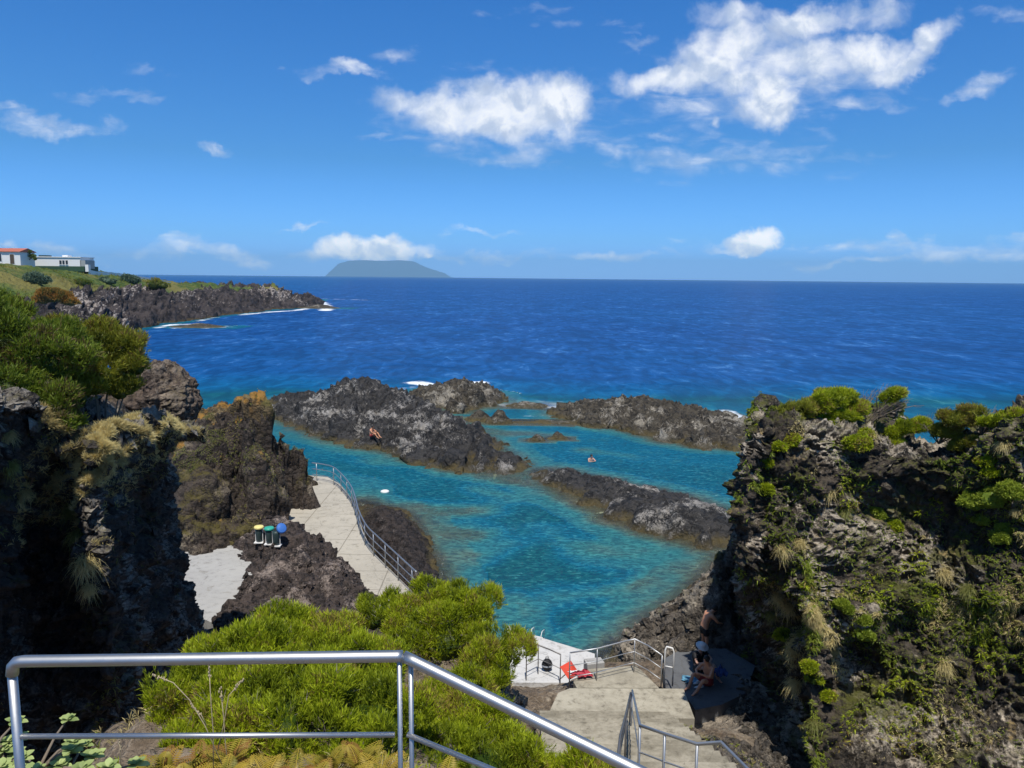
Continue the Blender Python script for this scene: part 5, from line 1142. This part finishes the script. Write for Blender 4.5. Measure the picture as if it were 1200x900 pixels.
# cushions and windblown bushes of the right cliff
def crest_D(u): return float(np.interp(u, [880, 912, 948, 1000, 1052, 1102, 1160, 1225], [17.8, 18.0, 18.2, 18.4, 18.4, 18.0, 17.2, 16.2]))
RG = 'windblown bushes along the crest of the right cliff'
crest = [((934, 476, 21.2, .36), (924, 484, 21.2, .28), (945, 470, 21.2, .25)), ((972, 462, 20.0, .40), (988, 458, 20.0, .32), (960, 470, 20, .3)), ((985, 482, 18.6, .34), (1003, 473, 18.6, .30), (967, 490, 18.6, .26)),
         ((1048, 454, 17.6, .22), (1040, 460, 17.6, .16)), ((1065, 494, 16.2, .28), (1080, 490, 16.2, .2)), ((1040, 512, 15.6, .24), (1046, 500, 15.8, .18)),
         ((1122, 486, 14.8, .36), (1108, 500, 14.8, .3), (1140, 478, 14.8, .26)), ((1160, 488, 13.2, .22), (1178, 486, 13.0, .24), (1195, 482, 12.8, .24)), ((1135, 512, 13.4, .2), (1120, 516, 13.4, .18)), ((898, 512, 22.4, .26), (896, 522, 22.2, .2))]
desc = ['dark green windblown bush at the left end of the right cliff crest', 'tallest rounded bush on the left half of the right cliff crest', 'bright long bush sweeping up to the right just below the tallest crest bush', 'small green bush head held up on bare grey twigs above the crest',
        'flat yellow green bush on the crest with the sea behind it', 'little upright green bush on the face below the crest twigs', 'broad grey green bush leaning left on the right half of the crest', 'yellow green bush at the right edge of the picture on the crest', 'small low bush under the broad leaning bush', 'small lime bush hanging on the left corner of the right cliff']
for i, (Ls, de) in enumerate(zip(crest, desc)):
    bush('cliff_bush', [(P(u, v+9, crest_D(u)+.3), (r*1.08, r*.95, r*.56)) for u, v, D, r in Ls], int(1500*len(Ls)*max(r for *_, r in Ls)/.3), M['heath_olive'] if i in (0, 6, 8) else M['heath'], de, 'bush', RG, L=.10, axis=.14, w=.014, nn=8, spread=.5, lean=(.7, 0, .7), sub=6, seed=20+i, clump=4, gap=.1, stem=False, base_z=min(P(u, v, crest_D(u)+.5).z for u, v, D, r in Ls)-.75)
FGc = 'lime green cushions on the right cliff face'
cush = [((1165, 588, .34), (1140, 592, .3), (1188, 580, .3), (1150, 608, .2)), ((1172, 632, .22), (1176, 618, .15)), ((1030, 598, .16), (1033, 606, .12)), ((1048, 616, .2),), ((895, 575, .2),), ((1156, 540, .2), (1160, 552, .18)), ((1012, 742, .22), (1010, 728, .16)), ((985, 710, .18), (992, 716, .15)), ((920, 746, .2),), ((948, 784, .18), (955, 795, .18), (968, 815, .16)), ((928, 518, .22), (915, 525, .15)), ((1005, 520, .3), (1015, 512, .2)), ((898, 545, .15),)]
cd = ['largest lime green cushion high on the right part of the cliff face', 'small lime cushion hanging right below the largest cushion', 'tiny bright cushion in the middle of the cliff face', 'dark green cushion just right of the tiny bright one', 'small green cushion on the left shoulder of the cliff', 'green cushion just above the largest lime cushion', 'upright lime tuft in the dark lower middle of the cliff face', 'pale green cushion among rocks left of the upright lime tuft',
      'green cushion at the top of the straw coloured grass streak', 'trailing green plants at the foot of the straw coloured grass streak', 'green cushion under the leftmost crest bush', 'olive cushion in the notch of the crest', 'tiny green plant at the left rim of the cliff']
for i, (Ls, de) in enumerate(zip(cush, cd)):
    l2 = []
    for u, v, r in Ls:
        p, n, _ = at(u, v); l2.append((p+n*r*.25, (r, r*.8, r*.75)))
    bush('cushion_plant', l2, int(520*len(Ls)), M['lime'] if i in (0, 1, 2, 6, 7) else M['heath'], de, 'plant', FGc, L=.06, axis=.05, w=.022, nn=8, spread=.8, lean=(-.2, -.3, .5), seed=40+i, clump=4, stem=False)

def grass_tuft(name, p, n, size, blades, mat, label, group, seed, droop=.75, width=.010):
    g = np.random.default_rng(seed); m = blades; base = np.array(p)+.22*size*g.normal(size=(m, 3))
    d = nrm(np.array(n)*.6+np.array([0, 0, .75])+.55*g.normal(size=(m, 3))); L = size*(.6+.6*g.random(m)); side = nrm(np.cross(d, np.array([0, 0, 1.0])+.3*g.normal(size=(m, 3))))
    ts = (0, .35, .7, 1.0); V = []
    for t in ts:
        c = base+d*(L*t)[:, None]; c[:, 2] -= droop*L*t*t; wd = width*(1-t*.85); V.append(c-side*wd*.5); V.append(c+side*wd*.5)
    V = np.stack(V, 1).reshape(-1, 3); f = np.array([[0, 1, 3, 2], [2, 3, 5, 4], [4, 5, 7, 6]]); F = (np.arange(m)[:, None, None]*8+f[None]).reshape(-1, 4)
    v0 = np.repeat(g.random(m), 8); tip = np.tile(np.repeat(ts, 2), m)
    if name is None: return V, F, v0, tip
    o = mesh_np(name, V-np.array(p), F, mat, None, False, attrs={'var': v0, 'tip': tip}); o.location = Vector(p); return tag(o, label, 'grass', group)
TG = 'grass tufts hanging on the right cliff'
tl = [(916, 643, .34, 'd', 'straw tuft high on the left part of the right cliff, left of two'), (938, 640, .38, 'd', 'yellow green tuft high on the left part of the right cliff, right of two'), (912, 700, .42, 'd', 'big straw tuft at the head of the straw coloured grass streak'), (925, 712, .38, 'd', 'drooping straw tuft just under the head of the grass streak'),
      (930, 765, .42, 'd', 'long straw tuft in the middle of the grass streak'), (934, 800, .45, 'd', 'trailing straw tuft at the lower end of the grass streak'), (975, 765, .36, 'd', 'pale straw tuft right of the grass streak'), (960, 735, .3, 'g', 'yellow green tuft between the grass streak and the pale one'),
      (1105, 672, .42, 'd', 'bright yellow tuft on the right part of the cliff, higher of two there'), (1135, 690, .34, 'g', 'olive tuft just right of the higher bright yellow tuft'), (1106, 778, .36, 'd', 'bright yellow tuft on the right part of the cliff, lower of two there'), (1078, 780, .25, 'd', 'thin straw tuft left of the lower bright yellow tuft'),
      (972, 578, .32, 'd', 'round straw tuft on the upper cliff face below the crest notch'), (990, 598, .3, 'g', 'olive tuft hanging under the round straw tuft'), (1020, 512, .34, 'd', 'dry tuft in the crest notch'), (1175, 520, .26, 'd', 'dry brown grass near the crest at the right edge'), (905, 720, .3, 'g', 'green tuft left of the head of the grass streak'), (955, 850, .3, 'g', 'dull green tuft near the foot of the cliff'),
      (940, 745, .3, 'g', 'orange green tuft inside the grass streak'), (1190, 600, .22, 'd', 'dry tuft beside the largest lime cushion')]
for i, (u, v, s, k, de) in enumerate(tl):
    p, n, D = at(u, v); grass_tuft('grass_tuft', p, n, s*.72, 420, M['dry_grass'] if k == 'd' else M['green_grass'], de, TG, 60+i)
TL = 'grass tufts on the left cliff'
for i, (u, v, s, k, de) in enumerate([(100, 660, .4, 'd', 'straw tuft low on the lit ridge of the left cliff'), (84, 600, .36, 'g', 'green tuft on the lit ridge of the left cliff, above the straw one'), (28, 578, .22, 'd', 'small dry tuft in the shade of the left cliff'), (70, 560, .3, 'd', 'dry tuft near the top of the lit ridge'), (8, 510, .22, 'd', 'dry tuft on the rock at the left edge of the picture'), (92, 628, .35, 'g', 'olive tuft in the middle of the lit ridge'), (105, 690, .28, 'd', 'little straw tuft at the bottom of the lit ridge'), (12, 545, .2, 'g', 'greenish tuft hanging under the dry tuft at the left edge')]):
    p, n, D = at(u, v, 12); grass_tuft('grass_tuft', p, n, s*.72, 420, M['dry_grass'] if k == 'd' else M['green_grass'], de, TL, 90+i)

# ground cover: too many small plants to count
def cover(name, src, count, mask, size, mats, label, seed, blades=7, droop=.5, w=.02):
    g = np.random.default_rng(seed); me = src.data; n = len(me.vertices); co = np.empty(n*3, np.float32); me.vertices.foreach_get('co', co); co = co.reshape(-1, 3).astype(float)
    me.vertices[0].normal; nn = np.empty(n*3, np.float32); me.vertex_normals.foreach_get('vector', nn); nn = nn.reshape(-1, 3).astype(float)
    ok = np.nonzero(mask(co, nn))[0]
    if len(ok) == 0: return
    idx = g.choice(ok, size=min(count, len(ok)), replace=False); V, F, vv, tp = needles(co[idx], nrm(nn[idx]*.7+np.array([0, 0, .6])), blades, size*.3, size, w, .6, np.clip(.5+fbm(co[idx], .9, 2, seed), 0, 1), droop, seed)
    return tag(mesh_np(name, V, F, mats, None, False, attrs={'var': vv, 'tip': tp}), label, kind='stuff')
streak = [at(u, v)[0] for u, v in ((905, 690), (918, 715), (928, 745), (932, 775), (930, 805), (938, 825))]; streak2 = [at(u, v)[0] for u, v in ((955, 720), (975, 755), (985, 790))]
def near(c, pts, w):
    d = np.full(len(c), 9.0)
    for a_, b_ in zip(pts[:-1], pts[1:]):
        a_, b_ = np.array(a_), np.array(b_); ab = b_-a_; t = np.clip(((c-a_) @ ab)/(ab @ ab), 0, 1); d = np.minimum(d, np.linalg.norm(c-a_-t[:, None]*ab, axis=1))
    return d < w
cover('ground_cover', cliff_r, 26000, lambda c, n: (fbm(c, .7, 5, 71) > .10-.22*(c[:, 0] > 7.6)-.1*(c[:, 2] < 6)) & (c[:, 2] > .8) & (n[:, 2] > -.2) & ~((c[:, 0] < 5.8) & (c[:, 2] < 5.5)), .12, M['moss_green'], None, 1, 8, .5, .022)
cover('dry_cover', cliff_r, 12000, lambda c, n: (fbm(c, .9, 4, 81) > .24) & (c[:, 2] > 1.5) & (n[:, 2] > .0) & (c[:, 1] < 18.5), .12, M['dry_grass'], None, 2, 9, .5, .013)
cover('dry_grass', cliff_r, 5200, lambda c, n: (near(c+.4*np.stack([fbm(c, 2, 2, 5)]*3, 1), streak, .34) | near(c, streak2, .16)) & (c[:, 1] < 17.6), .15, M['dry_grass'], None, 12, 12, .6, .012)
cover('green_cover', cliff_r, 9000, lambda c, n: (fbm(c, .9, 4, 83) > .24) & (c[:, 2] > 1.5) & (n[:, 2] > -.1), .12, M['heath'], None, 3, 8, .4, .02)
cover('dry_grass', cliff_l, 26000, lambda c, n: (c[:, 2] > 8.6) & (n[:, 2] > .35) & (c[:, 1] > 11.5) & (c[:, 0] > -11) & (fbm(c, .7, 3, 7) > -.3), .13, M['dry_grass'], None, 4, 12, .1, .009)
cover('dry_cover', cliff_l, 2200, lambda c, n: (fbm(c, .9, 4, 85) > .2) & (c[:, 2] > 4) & (n[:, 2] > 0), .13, M['green_grass'], None, 5)
cover('dry_grass', spur, 9000, lambda c, n: (fbm(c, .7, 3, 87) > .0) & (c[:, 1] > 3) & (c[:, 2] > 1.9), .12, M['dry_grass'], None, 6, 6, .3, .008)
cover('green_cover', spur, 5000, lambda c, n: (fbm(c, .8, 3, 88) > .1) & (c[:, 1] > 3) & (c[:, 2] > 1.9), .1, M['heath'], None, 7, 7, .2, .01)
cover('ground_cover', big, 7000, lambda c, n: (fbm(c, .6, 4, 89) > .12) & (c[:, 2] > 2.0) & (n[:, 2] > .2), .10, M['green_grass'], None, 8)

# ferns, leafy plant and dry stalks at the viewpoint's edge
def fern(loc, size, nf, label, seed):
    g = np.random.default_rng(seed); root = empty('fern', loc); tag(root, label, 'fern', 'yellowing ferns under the handrail')
    parts = []
    for k in range(nf):
        az = 2*math.pi*k/nf+g.normal()*.5; el = .9+.4*g.normal(); L = size*(.8+.4*g.random()); var = float(np.clip(.65+.3*g.normal(), 0, 1)); N = 17
        dirh = np.array([math.cos(az), math.sin(az), 0]); pts = []
        for i in range(N+1):
            t = i/N; pts.append(dirh*(L*t*math.cos(el)+.22*L*t*t)+np.array([0, 0, L*(t*math.sin(el)-.42*t*t)]))
        side = np.array([-math.sin(az), math.cos(az), 0])
        V = []; F = []
        for i in range(2, N):
            a, b = pts[i], pts[i+1]; fw = nrm(b-a); wl = L*.24*math.sin(math.pi*(i/N)**.7)**.8+.006
            for sg in (-1, 1):
                e = a+side*sg*wl+fw*wl*.35-np.array([0, 0, .12*wl]); w = L*.022; o = len(V); V += [a-fw*w*.5, a+side*sg*wl*.5+fw*(wl*.17-w), e, a+side*sg*wl*.5+fw*(wl*.17+w)]; F.append([o, o+1, o+2, o+3])
        for i in range(N):
            o = len(V); V += [pts[i]-side*.003, pts[i]+side*.003, pts[i+1]+side*.002, pts[i+1]-side*.002]; F.append([o, o+1, o+2, o+3])
        V = np.array(V)+np.array(loc); mesh_np('frond', V, np.array(F), M['fern'], root, False, attrs={'var': np.full(len(V), var), 'tip': np.linspace(0, 1, len(V))})
fs = [(150, 905, 4.2), (190, 892, 4.4), (230, 884, 4.6), (270, 880, 4.5), (215, 912, 4.0), (262, 905, 4.1), (310, 900, 4.3), (345, 893, 4.5), (385, 890, 4.6), (420, 884, 4.7), (445, 895, 4.5), (365, 912, 4.0), (410, 912, 4.1), (520, 908, 4.6)]
fl = ['leftmost fern of the yellow patch', 'second fern from the left in the yellow patch', 'fern behind the dry stalks, back row left', 'back row fern above the dry stalk bases', 'front row fern, leftmost of those at the bottom edge', 'front row fern directly under the dry stalks', 'fern in the middle of the yellow patch', 'fern right of the middle of the patch, back row',
      'pale fern left of the twin posts, back row', 'fern closest to the twin posts, back row', 'fern touching the twin posts at their left', 'front row fern right of the middle', 'front row fern just left of the twin posts', 'lone fern right of the twin posts']
for i, ((u, v, D), de) in enumerate(zip(fs, fl)):
    p = P(u, v, D); fern((p.x, p.y, p.z-.12), .24, 16, de, 100+i)
def leafy(loc, label, seed, n=16, r=.26):
    g = np.random.default_rng(seed); root = empty('leafy_plant', loc); tag(root, label, 'plant', 'broad leaved plants in the bottom left corner'); st = MB(); parts = []
    for k in range(n):
        h = np.array([g.normal()*r*.5, g.normal()*r*.4, .03+.10*g.random()]); st.tube([loc, Vector(loc)+Vector(h)*.6+Vector((0, 0, .02)), Vector(loc)+Vector(h)], [.009, .006, .004], 6)
        for j in range(9):
            az = j*2.4; el = .25+.09*j; L = .062*(1-.04*j)*(.8+.4*g.random()); d = np.array([math.cos(az)*math.cos(el), math.sin(az)*math.cos(el), math.sin(el)]); s = np.array([-math.sin(az), math.cos(az), 0]); u = np.cross(d, s); V = []
            for t, w in ((0, .06), (.25, .28), (.5, .40), (.75, .33), (1, .05)):
                c = h+d*L*t-np.array([0, 0, .25*L*t*t]); V += [c-s*w*L*.8+u*.1*w*L, c, c+s*w*L*.8+u*.1*w*L]
            F = [[3*i+a, 3*i+a+1, 3*i+a+4, 3*i+a+3] for i in range(4) for a in (0, 1)]; parts.append((np.array(V)+np.array(loc), np.array(F), np.full(15, g.random()), np.linspace(0, 1, 15)))
    V, F, vv, tip = join(parts); mesh_np('leaves', V, F, M['succulent'], root, True, attrs={'var': vv, 'tip': tip}); st.build('stems', M['wood'], root, True)
for i, (u, v, D, de) in enumerate([(5, 905, 3.15, 'pale leafy plant left of the handrail post at the very corner'), (40, 885, 3.25, 'pale leafy plant behind the foot of the left handrail post'), (70, 905, 3.2, 'low leafy plant right of the left handrail post'), (-25, 880, 3.2, 'leafy plant cut by the left edge of the picture')]):
    p = P(u, v, D); leafy((p.x, p.y, p.z-.1), de, 200+i)
def stalk(pts, label, head=.012):
    W_ = [P(*p) for p in pts]; root = empty('dry_stalk', W_[0]); tag(root, label, 'grass stalk', 'dry stalks above the ferns')
    mb = MB(); mb.tube(W_, [.0028]*len(W_), 6); mb.build('stem', M['dry_stem'], root, True)
    mb = MB(); e = W_[-1]; d = (W_[-1]-W_[-2]).normalized()
    for k in range(9):
        c = e+d*(k-5)*.011+Vector((random.gauss(0, .004), random.gauss(0, .004), random.gauss(0, .004))); mb.ellipsoid(c, (.005, .005, head*.8), 6, 4)
    mb.build('seed_head', M['dry_stem'], root, True)
M['dry_stem'] = plain('dry stem', (.42, .34, .21), .8, var=.2)
stalk([(262, 900, 4.2), (240, 850, 4.2), (222, 820, 4.2), (203, 800, 4.2), (185, 793, 4.2)], 'arching dry stalk with its seed head bent to the left')
stalk([(250, 905, 4.2), (250, 860, 4.2), (247, 820, 4.2), (245, 783, 4.2)], 'straight tall dry stalk in the middle of the group')
stalk([(268, 905, 4.3), (264, 870, 4.3), (262, 840, 4.3), (259, 812, 4.3)], 'short straight dry stalk right of the tall one')
stalk([(255, 880, 4.3), (262, 850, 4.3), (268, 815, 4.3), (281, 801, 4.3)], 'dry stalk leaning to the right with a nodding head')
stalk([(242, 850, 4.25), (236, 838, 4.25), (228, 831, 4.25)], 'short broken dry stalk branching left')
stalk([(142, 905, 4.2), (141, 880, 4.2), (140, 868, 4.2)], 'lone thin dry stalk left of the ferns')

# ------------------------------------------------------------------ plants of the headland
add_bvh(head)
cover('scrub', head, 7000, lambda c, n: (c[:, 2] > 8.3) & (n[:, 2] > .6) & (fbm(c, .09, 4, 3) > .02) & (c[:, 1] > 90), .55, M['heath_olive'], None, 21, 7, .2, .10)
def hplant(u, v, r, mat, name, label, cat, cnt=500, spike=False, seed=1):
    h = hit(u, v, ['headland']); p = h[0] if h else P(u, v, 190)
    return bush(name, [(p+Vector((0, 0, r*.4)), (r*1.3, r, r*.8)), (p+Vector((r*1.0, .5, r*.25)), (r*.9, r*.8, r*.6))], cnt, mat, label, cat, None, L=r*.28, axis=r*.2, w=r*(.06 if not spike else .09), nn=6, spread=.6, seed=seed, clump=1.2/r, stem=False)
hplant(40, 331, 1.7, M['agave'], 'agave_clump', 'blue green agave clump on the grass below the houses', 'plant', 420, True, 1)
hplant(150, 331, 1.8, M['agave'], 'agave_clump', 'pale green agave clump at the seaward end of the grass', 'plant', 420, True, 2)
hplant(125, 332, 1.4, M['agave'], 'agave_clump', 'smaller agave clump left of the seaward one', 'plant', 300, True, 3)
hplant(95, 334, 1.3, M['heath_dark'], 'dark_shrub', 'dark shrub at the edge of the grass above the lava', 'bush', 300, False, 4)
hplant(182, 337, 2.0, M['heath_olive'], 'dark_shrub', 'low green shrub where the white boundary wall ends', 'bush', 300, False, 5)
hplant(12, 308, 1.0, M['heath_dark'], 'dark_shrub', 'small dark shrub against the wall of the red roofed house', 'bush', 200, False, 6)
bush('flowering_shrub', lob([(58, 346, 118, (1.9, 1.5, 1.0)), (72, 349, 118, (1.5, 1.4, .9)), (82, 354, 118, (1.2, 1.2, .7)), (50, 352, 118, (1.4, 1.2, .7))]), 2600, M['orange_shrub'], 'orange brown flowering shrub patch behind the left cliff bushes', 'bush', None, L=.3, axis=.3, w=.09, nn=7, seed=7, clump=.9, stem=False)
def headtree():
    D = 216; b = P(34, 313, D); root = empty('tree', b); tag(root, 'small dark tree between the red roofed house and the long white building', 'tree')
    mb = MB(); mb.tube([b-Vector((0, 0, .6)), b+Vector((0, 0, 1.2)), b+Vector((-.1, 0, 2.2))], [.16, .13, .08], 7)
    for dx, dz in ((-1.3, 3.1), (1.2, 3.0), (-.4, 3.9), (.5, 4.1), (1.6, 2.2), (-1.8, 2.3)): mb.tube([b+Vector((-.05, 0, 1.7)), b+Vector((dx*.5, 0, 2.1+dz*.15)), b+Vector((dx, random.uniform(-.5, .5), dz))], [.08, .05, .02], 5)
    mb.build('trunk', M['bark'], root, True)
    g = np.random.default_rng(3); cs = [(-1.4, 0, 3.1, .8), (1.2, .3, 3.0, .85), (-.4, 0, 4.0, .8), (.5, -.3, 4.2, .7), (0, 0, 3.1, .9), (1.9, 0, 2.3, .55), (-2.0, .2, 2.3, .55)]
    p = np.concatenate([np.array(b)+np.array(c[:3])+c[3]*nrm(g.normal(size=(110, 3)))*g.random((110, 1))**.4*np.array([1, 1, .75]) for c in cs])
    V, F, vv, tip = needles(p, nrm(g.normal(size=p.shape)+np.array([0, 0, .5])), 6, .15, .28, .13, .8, g.random(len(p)), seed=9)
    mesh_np('crown', V, F, M['heath_dark'], root, False, attrs={'var': vv, 'tip': tip})
headtree()
# bare grey twigs on the crest of the right cliff
def twigs(u, v, D, n, L, lean, label, seed):
    g = random.Random(seed); b = P(u, v, crest_D(u)+.4); root = empty('bare_shrub', b); tag(root, label, 'shrub', 'bare grey shrubs on the crest of the right cliff')
    mb = MB(); tw = mb
    for k in range(n):
        d = Vector((lean+g.gauss(0, .5), g.gauss(0, .4), .75+g.random()*.4)).normalized(); m = b+d*L*.45; e = m+(d+Vector((lean*.5, 0, -.2))).normalized()*L*.5*(.6+.6*g.random()); mb.tube([b, m, e], [.018, .011, .005], 5)
        for j in range(12):
            s = m.lerp(e, g.random()); q = (d+Vector((g.gauss(0, .6), g.gauss(0, .6), g.gauss(0, .5)))).normalized(); tw.tube([s, s+q*L*.13, s+(q+Vector((.2, 0, .1))).normalized()*L*.26], [.0055, .004, .0025], 3, False)
    mb.build('branches', M['wood'], root, True)
for i, a in enumerate([(1010, 505, 17.4, 9, 1.1, .7, 'bare grey shrub sweeping right under the small held up bush head'), (1030, 490, 17.2, 7, .9, .9, 'bare twigs behind the notch of the crest with sea behind them'), (1100, 520, 14.6, 8, .8, .5, 'grey twiggy shrub left of the broad leaning bush'), (985, 500, 18.4, 6, .8, .3, 'dark woody shrub under the bright sweeping bush'), (1150, 510, 12.8, 7, .8, .8, 'bare grey branch rising to the right near the picture edge')]):
    twigs(*a, 300+i)

# loose stones: a rubble nobody could count
def rubble(name, src, count, mask, smin, smax, mat, seed):
    g = np.random.default_rng(seed); me = src.data; n = len(me.vertices); co = np.empty(n*3, np.float32); me.vertices.foreach_get('co', co); co = co.reshape(-1, 3).astype(float)
    ok = np.nonzero(mask(co))[0]
    if not len(ok): return
    c = co[g.choice(ok, size=min(count, len(ok)), replace=False)]; m = len(c)
    t = (1+5**.5)/2; I = nrm(np.array([(-1, t, 0), (1, t, 0), (-1, -t, 0), (1, -t, 0), (0, -1, t), (0, 1, t), (0, -1, -t), (0, 1, -t), (t, 0, -1), (t, 0, 1), (-t, 0, -1), (-t, 0, 1)], float))
    f = np.array([(0, 11, 5), (0, 5, 1), (0, 1, 7), (0, 7, 10), (0, 10, 11), (1, 5, 9), (5, 11, 4), (11, 10, 2), (10, 7, 6), (7, 1, 8), (3, 9, 4), (3, 4, 2), (3, 2, 6), (3, 6, 8), (3, 8, 9), (4, 9, 5), (2, 4, 11), (6, 2, 10), (8, 6, 7), (9, 8, 1)])
    s = smin+(smax-smin)*g.random(m)**3; V = I[None]*(1+.35*g.normal(size=(m, 12, 1)))*s[:, None, None]*(.6+.8*g.random((m, 1, 3)))
    V = V+c[:, None]; F = f[None]+12*np.arange(m)[:, None, None]
    tag(mesh_np(name, V.reshape(-1, 3), F.reshape(-1, 3), mat, None, False), kind='stuff')
rubble('rubble', spur, 2600, lambda c: (c[:, 1] > 12.5) & (c[:, 0] < 7) & (((c[:, 1] < 17.3) & (c[:, 0] > 4.2)) | ((c[:, 1] < 21) & (c[:, 0] > 6.0))), .02, .16, M['shore'], 1)
rubble('rubble', spur, 2400, lambda c: (c[:, 1] > 8) & (c[:, 1] < 20) & (c[:, 0] > -.2) & (c[:, 0] < .75) & (c[:, 2] > 1.3), .02, .15, M['spur'], 2)
rubble('rubble', shore, 1500, lambda c: (c[:, 2] > .3), .03, .2, M['shore'], 3)
rubble('rubble', mound, 1200, lambda c: (c[:, 2] < 2.6) & (c[:, 2] > 1.5), .02, .14, M['mound'], 4)
rubble('rubble', cliff_l, 1500, lambda c: (c[:, 2] > 4), .03, .14, M['cliff_left'], 5)
